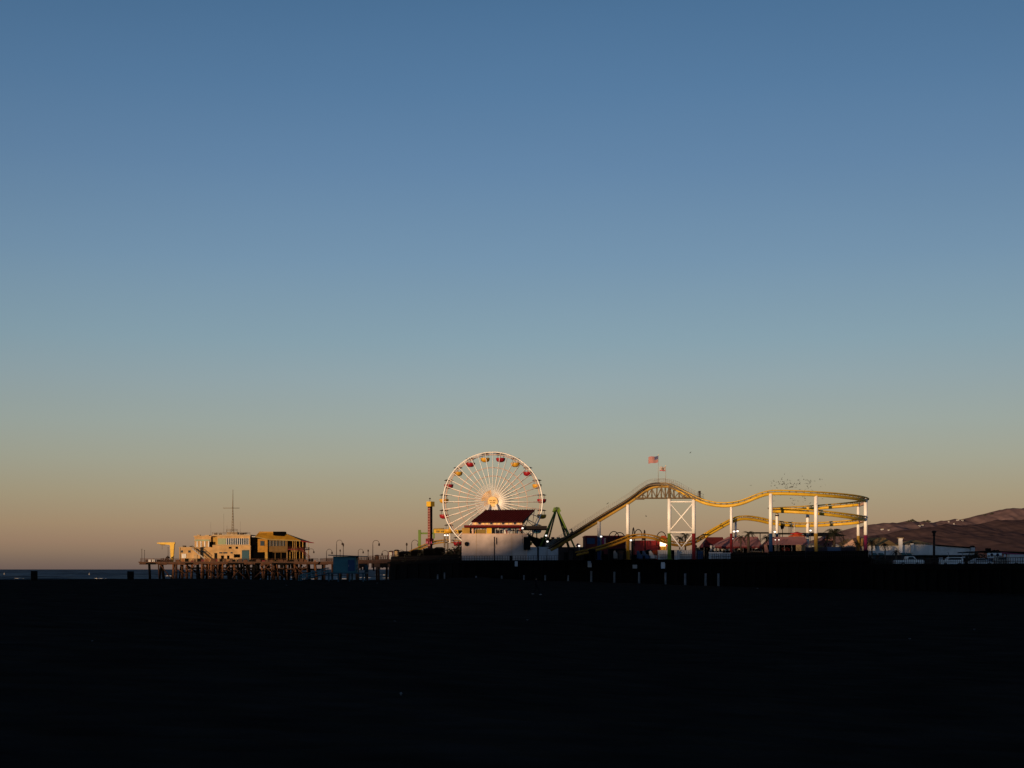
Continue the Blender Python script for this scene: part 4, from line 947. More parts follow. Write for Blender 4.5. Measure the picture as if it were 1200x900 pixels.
def bush(p, d, zb, w_, h, lab, k=120, seed=2, m_='bush'):
    rnd = random.Random(seed); c_ = walk(p, d, zb); t_ = thing('bush', c_, lab, 'bush'); mb = MB()
    for i in range(k * 6):
        a = rnd.uniform(0, 6.28); e = rnd.uniform(-.1, 1.57); r = rnd.uniform(.55, 1) * (1 + .2 * math.sin(a * 3 + e * 4))
        q = c_ + Vector((math.cos(a) * math.cos(e) * w_ * r, math.sin(a) * math.cos(e) * w_ * .7 * r, max(.05, math.sin(e) * h * r))); s__ = rnd.uniform(.12, .28)
        u = Vector((rnd.uniform(-1, 1), rnd.uniform(-1, 1), rnd.uniform(-1, 1))).normalized() * s__; v_ = Vector((rnd.uniform(-1, 1), rnd.uniform(-1, 1), rnd.uniform(-1, 1))).normalized() * s__
        mb.add([q - u, q + v_, q + u, q - v_], [(0, 1, 2, 3)])
    mb.build('foliage', m_, t_)
    k_ = MB(True)
    for i in range(5): k_.bar(c_, c_ + Vector((rnd.uniform(-.6, .6) * w_, rnd.uniform(-.5, .5) * w_, h * .7)), .07, .03, 5)
    k_.build('stems', 'bark', t_)
# kiosk terrace shapes left of the arcade
D = 352.0
kiosk(525.4, 5.4, 366, DECK, 2.5, 'grey', 'tan', 'grey snack kiosk with a flat pale roof left of the pink arcade wall')
kiosk(534.5, 5, 358, DECK, 3.0, 'maroon', 'darkred', 'dim red snack kiosk beside the pink arcade wall')
for p, w_, d, yt, lab in ((474, 13, 398, 647, 'black shed where the long pier joins the wide one'), (489, 15, 388, 644, 'black shed at the foot of the lime green frame'), (503, 13, 377.5, 642, 'black shed at the foot of the slim drop tower'),
                      (514.5, 12, 369.5, 641, 'black shuttered kiosk under the curved yellow track'), (544, 10, 372, 640, 'black plant room tucked behind the left end of the pink arcade wall')):
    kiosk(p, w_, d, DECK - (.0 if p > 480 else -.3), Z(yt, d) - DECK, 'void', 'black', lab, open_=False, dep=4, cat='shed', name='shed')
bush(496.5, 382, DECK, 2.2, 2.9, 'black bush between the lime green frame and the drop tower', 130, 21)
bush(482, 392, DECK, 2.4, 2.2, 'black bush left of the lime green frame', 120, 22)
bush(527, 363, DECK, 2.6, 2.6, 'black bush in front of the two lit lamps under the yellow girder', 140, 23)

# ================================================================== ROLLER COASTER
rc = thing('roller_coaster', walk(800, 310, DECK), 'yellow steel roller coaster with tall white columns and a covered lift hill', 'roller coaster')
def track(pts, name='track', parent=rc, gauge=.55, spine=.34, m_='yellow', k=8, walk_=None):
    P_ = spline([at(*p) for p in pts], k)
    o = MB(True).tube([p - Vector((0, 0, .30)) for p in P_], spine, 8).build(name, m_, parent)
    lat = []
    for i, p in enumerate(P_):
        t = P_[min(i + 1, len(P_) - 1)] - P_[max(i - 1, 0)]; t.z = 0
        lat.append(t.normalized().cross(Vector((0, 0, 1))))
    for q in (-1, 1):
        MB(True).tube([p + l_ * q * gauge + Vector((0, 0, .35)) for p, l_ in zip(P_, lat)], .125, 6).build('rail', m_, o)
    mb = MB(); acc = 0
    for i in range(1, len(P_)):
        acc += (P_[i] - P_[i - 1]).length
        if acc > 1.1:
            acc = 0; p, l_ = P_[i], lat[i]
            mb.beam(p - l_ * gauge + Vector((0, 0, .33)), p + l_ * gauge + Vector((0, 0, .33)), .13, .10); mb.beam(p - l_ * gauge + Vector((0, 0, .3)), p - Vector((0, 0, .28)), .09, .09); mb.beam(p + l_ * gauge + Vector((0, 0, .3)), p - Vector((0, 0, .28)), .09, .09)
    tag(mb.build('ties', 'yellowdark', o), kind='stuff')
    return o, P_, lat
up_o, upP, upL = track([(646, 643, 335), (656, 637.4, 333), (671, 628.2, 329), (685, 619.6, 326), (702, 609.2, 322), (718, 599.4, 318), (735, 589, 315), (747, 580.8, 313), (757, 573.6, 311), (765, 569.4, 309.6), (775, 568.2, 308.5), (784, 568.6, 307.5), (793, 572.2, 306.5)], m_='ochre')
main_o, mP, mL = track([(793, 572.2, 306.5), (803, 577.4, 305.5), (815, 583.2, 304.5), (826, 587.8, 303.5), (838, 590.4, 303), (850, 591.2, 302), (862, 590, 301), (874, 586.6, 300.5), (886, 581.6, 300), (896, 578.2, 300), (906, 576.8, 300), (925, 576.9, 299.5), (955, 578.3, 300),
                  (980, 580.2, 302.5), (1000, 582.4, 306.5), (1011, 584.6, 310.5), (1015, 586.4, 314.5), (1013, 588, 319), (1005, 589.8, 322.5), (985, 591.9, 325), (955, 594.3, 326.5), (925, 596.0, 326), (910, 596.8, 323.5), (904.5, 597.2, 319), (903.5, 597.4, 313),
                  (908, 597.6, 307.5), (920, 597.8, 304.5), (940, 598.8, 303), (965, 600.8, 303), (985, 603.2, 304.5), (1002, 605.6, 307.5), (1011, 607.4, 311.5), (1013.5, 608.6, 315.5), (1010, 609.8, 320), (1000, 611.4, 323.5), (980, 613, 326), (955, 614.4, 327), (930, 614.6, 326.5),
                  (905, 611.8, 325), (890, 608.6, 323.5), (876, 606.6, 322), (866, 607.2, 321), (855, 611.2, 320), (840, 619.4, 319), (826, 627.6, 318)], k=7)
track([(826, 627.6, 318), (815, 633.8, 317), (803, 637.3, 316), (790, 637, 315), (778, 633.6, 314), (767, 629.8, 313), (754, 627.8, 313), (740, 629.2, 314), (728, 633.6, 316), (712, 639.4, 319), (695, 644.4, 322), (676, 649, 326)], k=7, spine=.27, m_='mustard', gauge=.5)
track([(556, 640, 382), (545, 636.2, 381), (532, 634.6, 381), (520, 634.4, 382), (509, 636, 385), (498, 640.2, 390), (487, 645.2, 396), (478, 649, 402)], k=6, spine=.17, gauge=.5, m_='mustard')
# straight station girder behind the wheel's foot
gd = MB().pprism([(508.5, 620.2), (558, 621.6), (558, 625.6), (508.5, 624.6)], 380.2, 381.6).build('station_girder', 'yellow', rc)
mb = MB()
for i in range(9):
    p = 511 + i * 5.2; mb.pbox(p, p + 3.2, 621.6 + i * .12, 623.8 + i * .12, 379.95, 380.19)
mb.build('panel_inset', 'yellowdark', gd)
MB().pprism([(508, 619.2), (520, 618.8), (520, 620), (508, 620.3)], 379.6, 382).build('girder_cap', 'yellowdark', gd)
def column(px, ytop, ysp, d, r, base, lab=None, top='white', zb=DECK, yb=None):
    zb = zb if yb is None else Z(yb, d)
    o = MB(True).bar((X(px, d), d, Z(ysp, d)), (X(px, d), d, Z(ytop, d)), r, n=16).build('support_column', top, rc)
    b = MB(True).lathe([(r * 1.9, 0), (r * 1.9, .12), (r * 1.02, .14), (r * 1.02, Z(ysp, d) - zb)], (X(px, d), d, zb), 16).build('column_base', base, o)
    if lab: o['label'] = lab
    return o
column(702, 611, 629, 322, .38, 'blue', 'white support column greyed for shade, with blue foot', top='offwhite')  # greyer paint stands for the shade on this white column
column(735.8, 591, 626, 315, .385, 'mustard', 'white support column with yellow foot')
column(784.4, 584.6, 625, 307.5, .395, 'green', 'white support column with green foot')
column(813, 585.6, 625, 304.6, .395, 'footred', 'white support column with red foot')
column(857, 592.6, 625, 301.6, .29, 'footred', 'slender white support column with red foot')
column(862.2, 609.5, 628, 321, .24, 'offwhite')
column(903.2, 578.6, 625, 299.9, .375, 'blue', 'white support column with blue foot')
column(910.6, 598, 625, 323, .33, 'blue')
column(946.5, 599, 626, 326.7, .36, 'offwhite')
column(956.2, 580, 625, 300.2, .40, 'ochre', 'white support column with dull yellow foot')
column(1014.4, 583.6, 627, 312.4, .39, 'purple', 'white support column with purple foot')
column(1005.8, 590, 628, 324, .34, 'ochre')
column(527.3, 616, 624, 379.3, .25, 'white', top='yellow', yb=636)
column(521, 624.8, 632, 380.8, .22, 'truss', top='truss'); column(524.6, 624.8, 632, 381, .2, 'truss', top='truss')
gf = MB().box(X(491.7, 394) - .36, X(491.7, 394) + .36, 393.6, 394.4, DECK, Z(621, 394)).build('support_frame', 'green', rc); gf['label'] = 'lime green support frame'
MB().box(X(491.7, 394) + .362, X(509.4, 394), 393.75, 394.25, Z(626, 394), Z(624, 394)).build('arm', 'green', gf)
MB().box(X(507.6, 394), X(509.4, 394), 393.7, 394.3, Z(631, 394), Z(620.4, 394)).build('arm', 'green', gf)
# arms that carry the inner turns
for p, y, d0, d1 in ((1014.4, 589.6, 312.4, 323), (1014.4, 609.4, 312.4, 323), (910.6, 600, 323, 318), (946.5, 600.5, 326, 304)):
    MB().beam((X(p, d0), d0, Z(y, d0)), (X(1006 if p > 1000 else p, d1), d1, Z(y, d0)), .45, .6).build('support_arm', 'pinkpaint' if p > 1000 else 'yellow', rc)
for p, d_ in ((946.5, 326.7), (910.6, 323)):
    MB(True).bar((X(p, d_), d_, Z(605.6 if p > 930 else 603, d_)), (X(p, d_), d_, Z(606.6 if p > 930 else 605, d_)), .42, n=14).build('column_band', 'iron', rc)
# braced bay between the two tallest columns
b0, b1 = 784.4, 813
def pt(p, y): d = 307.5 + (304.6 - 307.5) * (p - b0) / (b1 - b0); return at(p, y, d)
for y in (588, 623.6): MB(True).bar(pt(b0, y), pt(b1, y), .15, n=8).build('strut', 'white', rc)
for a, b in (((b0, 622.6), (b1, 588.6)), ((b0, 589), (b1, 622.6)), ((b0 + .6, 624.6), (b0 + 17, 646)), ((b1, 624), (b1 - 17, 646))):
    MB(True).bar(pt(*a), pt(*b), .15 if a[1] > 620 else .085, n=8).build('diagonal_brace', 'white', rc)
# crest truss under the hilltop
tr = MB(True)
lowY = 583.8
def dd_(p): return interp(p, [(745, 313), (784, 307.5), (815, 304.4)])
def lowp(p, o_): return at(p, lowY, dd_(p)) + Vector((0, o_, 0))
def topp(p, o_):
    best = min(upP + mP[:40], key=lambda q: abs(q.x - X(p, dd_(p)))); return Vector((best.x, best.y + o_, best.z - .6))
ps = [748, 753, 758.5, 764, 769.5, 775, 780, 784.5, 790, 796, 802, 808, 814]
for o_ in (-.7, .7):
    tr.bar(lowp(744, o_), lowp(814, o_), .15, n=6)
    for i, p in enumerate(ps):
        tr.bar(lowp(p, o_), topp(p, o_), .085, n=5)
        if i: tr.bar(lowp(ps[i - 1], o_) if i % 2 else topp(ps[i - 1], o_), topp(p, o_) if i % 2 else lowp(p, o_), .06, n=5)
    for a, b in (((747, 583), (760, 573)), ((760, 573), (784, 568)), ((808, 583), (799, 576.5)), ((799, 576.5), (785, 571))):
        tr.bar(at(*a, dd_(a[0])) + Vector((0, o_, 0)), at(*b, dd_(b[0])) + Vector((0, o_, 0)), .11, n=5)
tr.build('crest_truss', 'truss', rc)
MB().box(X(783.2, 307.5), X(786, 307.5), 306.9, 308.2, Z(584.6, 307.5), Z(568, 307.5)).build('crest_post', 'truss', rc)
for p0, p1 in ((747, 757), (798, 812)): MB().box(X(p0, 309), X(p1, 309), dd_(p0) - .9, dd_(p0) + .9, Z(584.4, 309), Z(583, 309)).build('work_platform', 'truss', rc)
# lift walkway with handrail on the near side, screened flank
def offset(P_, L_, o_, h): return [p + (l_ if l_.y < 0 else -l_) * o_ + Vector((0, 0, h)) for p, l_ in zip(P_, L_)]
LP_ = upP + mP[1:12 * 1 + 8]; LL_ = upL + mL[1:12 * 1 + 8]
near_, far_ = offset(LP_, LL_, 1.25, .1), offset(LP_, LL_, .75, .1)
mb = MB()
for i in range(len(near_) - 1): mb.slab([near_[i], near_[i + 1], far_[i + 1], far_[i]], .14)
wo = mb.build('lift_walkway', 'truss', rc)
mb = MB(True)
for h in (.45, .85, 1.2): mb.tube([p + Vector((0, 0, h)) for p in near_], .022, 5)
for i in range(0, len(near_)): mb.bar(near_[i], near_[i] + Vector((0, 0, 1.2)), .028, n=5)
mb.build('handrail', 'rail', wo)
fp_ = offset(LP_, LL_, -1.2, .1); mb = MB(True)
for h in (.6, 1.2): mb.tube([p + Vector((0, 0, h)) for p in fp_], .022, 5)
for i in range(0, len(fp_), 2): mb.bar(fp_[i], fp_[i] + Vector((0, 0, 1.2)), .028, n=5)
mb.build('handrail', 'rail', wo)
mb = MB()
fl_ = offset(LP_[:81], LL_[:81], .78, 0)
for i in range(len(fl_) - 1):
    a, b = fl_[i] + Vector((0, 0, .52)), fl_[i + 1] + Vector((0, 0, .52))
    mb.add([a, b, b - Vector((0, 0, .72)), a - Vector((0, 0, .72))] + [q + Vector((0, .08, 0)) for q in (a, b, b - Vector((0, 0, .72)), a - Vector((0, 0, .72)))],
           [(3, 2, 1, 0), (4, 5, 6, 7), (0, 1, 5, 4), (2, 3, 7, 6)])
mb.build('flank_plate', 'iron', rc)
MB().box(X(818.6, 304), X(820.8, 304), 303.4, 304.4, Z(586, 304), Z(575.4, 304)).build('brake_box', 'iron', rc)
# flags on the crest
def flag(p, y0, y1, d, lab, kind_, fy0, fy1, fw_, tilt):
    t_ = thing('flagpole', at(p, y0, d), lab.replace('flag', 'flagpole', 1) if False else lab[1], 'flagpole')
    MB(True).bar(at(p, y0, d), at(p, y1, d), .06, .04, 6).build('shaft', 'rail', t_); MB(True).ball(at(p, y1 - .3, d), .1, .1, .1, 8, 5).build('finial', 'hubgold', t_)
    f_ = thing('flag', at(p, fy1, d), lab[0], 'flag')
    nx_, nz_ = 16, 13 if kind_ == 'us' else 10
    h = (fy1 - fy0) * d / F; w_ = abs(fw_) * d / F; sg = -1 if fw_ < 0 else 1
    def q(i, j): 
        u = i / nx_; v_ = j / nz_
        return Vector((X(p, d) + sg * (.05 + u * w_), d + .18 * math.sin(u * 7.5 + v_ * 1.2) * u, Z(fy0, d) - v_ * h - u * tilt - .08 * math.sin(u * 6)))
    def patch(i0, i1, j0, j1, off_=0.0):
        k_ = MB(True); th = .012 + off_
        for s__ in (-th, th):
            o = len(k_.v); pp = [q(i, j) + Vector((0, s__, 0)) for j in range(j0, j1 + 1) for i in range(i0, i1 + 1)]; m_ = i1 - i0 + 1
            k_.add(pp, [(a * m_ + b, a * m_ + b + 1, (a + 1) * m_ + b + 1, (a + 1) * m_ + b) for a in range(j1 - j0) for b in range(i1 - i0)])
        return k_
    if kind_ == 'us':
        k_ = MB(True)
        for j in range(13):
            e = patch(0, nx_, j, j + 1); k_.k = j % 2; k_.add(e.v, e.f)
        k_.build('stripes', ['flagred', 'flagwhite'], f_)
        c_ = patch(0, 6, 0, 7, .012).build('canton', 'flagblue', f_)
        k_ = MB()
        for r_ in range(9):
            for s__ in range(6 - r_ % 2):
                u = (s__ + .5 + .5 * (r_ % 2)) ; v_ = .4 + r_ * .77; c2_ = q(u, v_)
                k_.box(c2_.x - .022, c2_.x + .022, c2_.y - .034, c2_.y - .028, c2_.z - .022, c2_.z + .022)
        k_.build('stars', 'flagwhite', c_)
    else:
        patch(0, nx_, 0, 8).build('field', 'flagwhite', f_); patch(0, nx_, 8, 10).build('stripe', 'flagred', f_)
        c2_ = q(8, 4.6); k_ = MB(True)
        k_.ball(c2_ + Vector((0, -.035, 0)), w_ * .19, .012, h * .14, 10, 6); k_.ball(c2_ + Vector((-sg * -w_ * .2, -.035, -.02)), w_ * .08, .012, h * .09, 8, 5)
        for o_ in (-.13, -.05, .07, .14): k_.box(c2_.x + o_ * w_ - .03, c2_.x + o_ * w_ + .03, c2_.y - .045, c2_.y - .02, c2_.z - h * .24, c2_.z - h * .05)
        k_.build('bear', 'brown', f_); c3_ = q(2.4, 1.8); MB(True).ball(c3_ + Vector((0, -.03, 0)), .07, .012, .07, 6, 4).build('star', 'flagred', f_)
flag(771.4, 565, 533.4, 309, ('striped red and white flag with a blue corner flying left above the coaster crest', 'taller flagpole on the coaster crest carrying the striped flag'), 'us', 534, 541.6, -11.2, .35)
flag(780, 566, 546.2, 308, ('small white flag with a red lower stripe and a brown bear beside the striped flag', 'shorter flagpole on the coaster crest carrying the small white flag'), 'bear', 546.8, 551.8, -6.6, .05)

# ================================================================== BIRDS circling over the coaster
bm_ = MB(True)
bm_.lathe([(.012, -.20), (.05, -.10), (.065, 0), (.045, .09), (.03, .13), (.008, .18)], (0, 0, 0), 8)
for i in range(len(bm_.v)): v_ = bm_.v[i]; bm_.v[i] = Vector((v_.x, v_.z, v_.y))
for q in (-1, 1):
    a = [(q * .04, .07, .02), (q * .24, .10, .11), (q * .50, -.02, .08), (q * .24, -.06, .10), (q * .04, -.07, .02)]
    bm_.add([Vector(p) for p in a] + [Vector(p) + Vector((0, 0, .012)) for p in a], [(0, 1, 2, 3, 4), (9, 8, 7, 6, 5)] + [(i, i + 5, (i + 1) % 5 + 5, (i + 1) % 5) for i in range(5)])
bm_.add([(-.03, -.16, 0), (.03, -.16, 0), (.07, -.30, 0), (-.07, -.30, 0), (0, -.2, .02)], [(0, 1, 2, 3), (0, 4, 1), (1, 4, 2), (2, 4, 3), (3, 4, 0)])
b0_ = None
spots = []
for i in range(92): spots.append((random.gauss(926, 15), random.gauss(568, 4.6)))
for i in range(26): spots.append((random.gauss(930, 18), random.gauss(584, 3.6)))
for i in range(14): spots.append((random.uniform(868, 968), random.uniform(560, 606)))
for (p, y) in spots:
    if not (y < 575.0 or 579.5 < y < 594) or not 862 < p < 972: continue
    loc = at(p, y, random.uniform(296, 330)); s_ = random.uniform(.38, .75)
    if b0_ is None:
        b0_ = bm_.build('bird', 'bird', loc=(0, 0, 0)); tag(b0_, 'small dark bird in the flock wheeling above the coaster bend', 'bird', 'flock of birds over the coaster bend'); bb = b0_
    else:
        bb = b0_.copy(); col.objects.link(bb)
    bb.location = loc; bb.scale = (s_,) * 3; bb.rotation_euler = (random.uniform(-.6, .6), random.uniform(-.8, .8), random.uniform(0, 6.28))
for p, y, d, s_, lab in ((809.2, 530.6, 310, 1.0, 'lone dark bird high in the sky right of the two flags'), (757, 605, 330, .9, 'lone dark bird between the yellow footed and green footed columns'), (712, 590.2, 330, .8, 'lone dark bird in the sky left of the lift hill middle')):
    bb = b0_.copy(); col.objects.link(bb); bb.location = at(p, y, d); bb.scale = (s_,) * 3; bb.rotation_euler = (.3, .5, random.uniform(0, 6)); bb['label'] = lab; del bb['group']
# ================================================================== RIDE YARD between the lift hill and the tents
def block(name, p0, p1, y0, d, dep, m_, lab, cat, zb=DECK, trim=None, y1=None, roofm=None):
    t_ = thing(name, walk((p0 + p1) / 2, d, zb), lab, cat); zt_ = Z(y0, d)
    h = zt_ - zb
    MB().box(X(p0, d), X(p1, d), d, d + dep, zb, zt_ - .25).build('wall', m_, t_)
    MB().box(X(p0, d) - .12, X(p1, d) + .12, d - .12, d + dep + .1, zt_ - .248, zt_).build('roof', roofm or m_, t_)
    MB().box(X(p0 + (p1 - p0) * .2, d), X(p0 + (p1 - p0) * .45, d), d - .05, d - .004, zb + .05, zb + min(2.2, h * .6)).build('door', 'black', t_)
    MB().box(X(p0 + (p1 - p0) * .55, d), X(p0 + (p1 - p0) * .9, d), d - .05, d - .004, zb + 1.0, zb + min(2.2, h * .7)).build('hatch', trim or 'iron', t_)
    return t_
rh = block('ride_house', 686, 733.5, 627.6, 338, 12, 'darkred', 'dark red ride house with a flat roof behind the white column with blue foot', 'ride house', trim='black', roofm='red')
for p, m_ in ((692.5, 'blue'), (707, 'magenta'), (709, 'pinkpaint')): MB().pbox(p - (4.6 if m_ == 'blue' else 1), p + (4.6 if m_ == 'blue' else 1), 630.4, 637.5, 337.8, 337.94).build('painted_panel', m_, rh)
block('ride_house', 744, 773.4, 633.4, 334, 10, 'red', 'bright red ride house glowing in the sun beside the lamp lit booth', 'ride house', trim='orange')
block('shed', 655, 684, 641, 330, 6, 'iron', 'low black shed under the foot of the lift hill', 'shed')
block('shed', 714, 733, 643, 322, 5, 'black', 'low black shed left of the yellow footed column', 'shed')
kiosk(677.6, 2.6, 334, DECK, 3.9, 'magenta', 'purple', 'narrow magenta ticket booth under the lift hill', cat='booth', name='ticket_booth', open_=False)
kb = kiosk(778, 7, 330, DECK, 5.6, 'yellow', 'orange', 'yellow booth with a glaring lamp under its roof beside the green footed column', cat='booth', name='ticket_booth')
MB().pbox(773.6, 780, 635.2, 640, 329.6, 329.9).build('lamp_box', 'warmlamp', kb); MB().pbox(780.1, 782, 635.6, 638, 329.6, 329.9).build('lamp_box', 'warmlamp', kb)
# arched ride frames: thin dark hoops
def hoops(name, lab, d, arcs, zb=DECK, r=.10):
    t_ = None
    for (a, b, y) in arcs:
        if t_ is None: t_ = thing(name, walk((arcs[0][0] + arcs[-1][1]) / 2, d, zb), lab, 'hoop frame')
        c_ = (a + b) / 2; w_ = (b - a) / 2; h = 8
        pts = [at(a, 640, d)] + [at(c_ - w_ * math.cos(R(q)), y + h - h * math.sin(R(q)), d) for q in range(0, 181, 15)] + [at(b, 640, d)]
        MB(True).tube(pts, r, 6).build('hoop', 'iron', t_)
    return t_
hoops('hoop_frame', 'pair of thin dark overlapping hoops above the dark red ride house', 336, [(713.4, 725.4, 622.8), (719.4, 732.6, 624)])
hoops('hoop_frame', 'thin dark hoop between spiky arms right of the yellow footed column', 332, [(743.5, 752.5, 620.4)])
hoops('hoop_frame', 'single thin dark hoop above the lamp lit booth', 331, [(769.6, 780.6, 623.2)])
for p, y, lean, lab in ((741.4, 618, .9, 'spiky dark ride arm left of the small hoop'), (756, 621, -.7, 'spiky dark ride arm right of the small hoop')):
    t_ = thing('scrambler_ride', walk(p, 332, DECK), lab, 'ride arm')
    MB(True).tube([walk(p, 332, DECK), at(p, y + 8, 332), at(p + lean * .5, y + 2, 332), at(p + lean, y, 332), at(p + lean * 2, y + 4, 332), at(p + lean * 2.4, y + 10, 332)], [.16, .14, .14, .12, .1, .08]).build('arm', 'iron', t_)
    MB(True).ball(at(p + lean * 2.4, y + 10.6, 332), .35, .35, .3).build('pod', 'iron', t_)
# a low spinning ride: blue and orange cars
for p, m_, lab in ((751, 'blue', 'blue ride car with a raised back before the bright red ride house'), (757.5, 'blue', 'second blue ride car close to the white paling right of it'), (765.4, 'offwhite', 'pale ride car beside the white paling'), (723.6, 'grey', 'grey ride car shining faintly left of the yellow footed column')):
    d = 318; t_ = thing('ride_car', walk(p, d, DECK), lab, 'ride car'); x, y, z = t_.location
    MB().prism([(x - .85, z + .3), (x + .85, z + .3), (x + .85, z + .9), (x + .2, z + 1.0), (x + .1, z + 1.0), (x - .55, z + 2.0), (x - .85, z + 1.9)], y - .6, y + .6).build('shell', m_, t_)
    MB().box(x - .5, x + .5, y - .5, y + .5, z, z + .29).build('base', 'iron', t_); MB(True).bar((x + .2, y - .5, z + 1.1), (x + .2, y + .5, z + 1.1), .06, n=6).build('lap_bar', 'grey', t_)
# white paling walls along the pier edge
for p0, p1, y0, lab in ((771, 785.4, 645.2, 'white boarded wall below the green footed column'), (790.4, 814, 645.2, 'wider white boarded wall below the red footed column'), (830.8, 847, 647.4, 'white boarded wall at the corner of the mauve tent'), (847.4, 856.4, 648.2, 'greyish boarded wall right of the white one by the mauve tent')):
    d = front((p0 + p1) / 2) + 1.4; t_ = thing('boarded_wall', walk((p0 + p1) / 2, d, DECK), lab, 'wall', 'boarded walls along the pier edge')
    MB().box(X(p0, d), X(p1, d), d, d + .15, DECK, Z(y0, d)).build('boards', 'offwhite' if 'grey' not in lab else 'shade_white', t_)
    MB().box(X(p0, d) - .03, X(p1, d) + .03, d - .04, d + .19, Z(y0, d), Z(y0, d) + .1).build('cap', 'shade_white', t_)
    k_ = MB(); q = p0 + 1
    while q < p1 - .5: k_.box(X(q, d) - .03, X(q, d) + .03, d - .03, d - .004, DECK, Z(y0, d) - .1); q += 2.6
    k_.build('battens', 'grey', t_)

block('dark_backing', 712, 1012, 644.5, 352, 8, 'void', 'long low black backing added behind the tents and rides to darken the gaps', 'building', roofm='black')  # added block, near-black, closes off the sky under the tents
for p, w_, d, yt, m_, lab in ((669, 6, 326, 642.5, 'iron', 'dark ticket hut left of the magenta booth under the lift hill'), (694, 7, 318, 643, 'void', 'black snack hut below the blue panel of the dark red ride house'), (727.5, 6, 312, 645, 'iron', 'dark low hut just left of the yellow footed column base'),
                       (761, 6, 322, 644, 'void', 'black hut in front of the bright red ride house'), (820.5, 7, 318, 643.6, 'blue', 'dark blue hut between the red footed column and the maroon tent'), (866, 8, 311, 646, 'iron', 'dark hut under the middle of the long mauve tent')):
    kiosk(p, w_, d, DECK, Z(yt, d) - DECK, m_, 'black' if m_ != 'blue' else 'iron', lab, open_=False, cat='hut', name='hut')
# ================================================================== TENTS
def tent(pe, d, pr, dep, m_, lab, valance=None, posts=4, yb=None):
    # pe: (left, right, eave row), pr: (left, right, ridge row)
    t_ = thing('tent', walk((pe[0] + pe[1]) / 2, d, DECK), lab, 'tent')
    e0, e1, r0, r1 = at(pe[0], pe[2], d), at(pe[1], pe[2], d), at(pr[0], pr[2], d) + Vector((0, dep / 2, 0)), at(pr[1], pr[2], d) + Vector((0, dep / 2, 0))
    e2, e3 = e1 + Vector((0, dep, 0)), e0 + Vector((0, dep, 0)); z_ = Vector((0, 0, .06))
    P0 = [e0, e1, e2, e3, r0, r1]; fs = [(0, 1, 5, 4), (1, 2, 5), (2, 3, 4, 5), (3, 0, 4)]
    MB().add(P0 + [p - z_ for p in P0], fs + [tuple(i + 6 for i in f[::-1]) for f in fs] + [(0, 6, 7, 1), (1, 7, 8, 2), (2, 8, 9, 3), (3, 9, 6, 0)]).build('canopy', m_, t_)
    if valance:
        k_ = MB(); nn_ = 14
        for i in range(nn_):
            a, b = e0.lerp(e1, i / nn_), e0.lerp(e1, (i + 1) / nn_); k_.slab([a + Vector((0, -.03, -.061)), b + Vector((0, -.03, -.061)), b + Vector((0, .02, -.061)), a + Vector((0, .02, -.061))], .35 + .12 * (i % 2))
        k_.build('valance', valance, t_)
    for i in range(posts):
        p = e0.lerp(e1, (i + .15) / (posts - .7)); MB(True).bar((p.x, p.y + .15, DECK), (p.x, p.y + .15, p.z - .1), .07, n=6).build('pole', 'grey', t_)
        if i == 0: MB().box(e0.x + .2, e1.x - .2, e0.y + dep - .2, e0.y + dep - .1, DECK, e0.z - .05).build('rear_dark_sheet', 'void', t_)  # dark sheet added behind the tent for the gloom under its canopy
        MB(True).bar((p.x, p.y + dep - .3, DECK), (p.x, p.y + dep - .3, p.z - .1), .07, n=6).build('pole', 'grey', t_)
    return t_
tent((824, 852, 641), 328, (831, 850, 629), 8, 'darkred', 'dark maroon tent left of the mauve one')
tent((838, 893.5, 640), 316, (857, 892, 628.4), 9, 'mauve', 'mauve tent with a long slope and red valance behind the slender red footed column', 'darkred', 6)
tent((900.5, 947, 638), 314, (906, 948.6, 628.6), 9, 'mauve', 'mauve tent between the blue footed and dull yellow footed columns', None, 6)
for i, p in enumerate((833.4, 837.6, 842.2, 846.6, 850.4, 854, 866.4)):
    zc = Z(643 if i < 6 else 641.5, 317.5); t_ = thing('hanging_prize', (X(p, 317.5), 317.5, zc - .5), 'pale rounded prize hanging under the mauve tent edge', 'prize', 'prizes hanging under the mauve tent') if i == 0 else dup(p0_, (X(p, 317.5), 317.5, zc - .5), scale=random.uniform(.85, 1.1))
    if i == 0:
        p0_ = t_; x, y, z = t_.location
        MB(True).lathe([(.05, -.05), (.26, .1), (.30, .4), (.22, .75), (.28, .95), (.2, 1.2), (.05, 1.28)], (x, y, z), 10).build('body', 'offwhite', t_); MB(True).bar((x, y, z + 1.25), (x, y, z + 1.7), .02, n=4).build('string', 'iron', t_)
p0_.scale = (1, 1, 1)
for i, t_ in enumerate([o for o in sc.objects if o.name.startswith('hanging_prize')]):
    pass
kiosk(885.6, 16, 312, DECK, 1.9, 'wood', 'tan', 'dim brown food stall under the right end of the long mauve tent')
kiosk(912.6, 5, 316, DECK, 2.2, 'grey', 'iron', 'dull grey game stall under the second mauve tent, the left one')
kiosk(921.6, 6, 317, DECK, 2.8, 'darkred', 'darkred', 'dull red game stall in the middle under the second mauve tent')
bn = thing('banner', walk(898, 312.6, DECK), 'tall pale hanging banner between the two mauve tents', 'banner')
MB().pprism([(895, 638), (898.4, 638), (901.4, 648.6), (896.4, 649.4)], 312.6, 312.7).build('cloth', 'dullpink', bn); MB(True).bar(walk(898, 312.75, DECK), at(897, 637.4, 312.75), .06, n=6).build('pole', 'iron', bn)
bn = thing('banner', walk(937.5, 313.4, DECK), 'broad tan curtain hanging from the right end of the second mauve tent', 'curtain')
k_ = MB(); pts = [(932.4 + i * .75, (.18 if i % 2 else 0)) for i in range(16)]
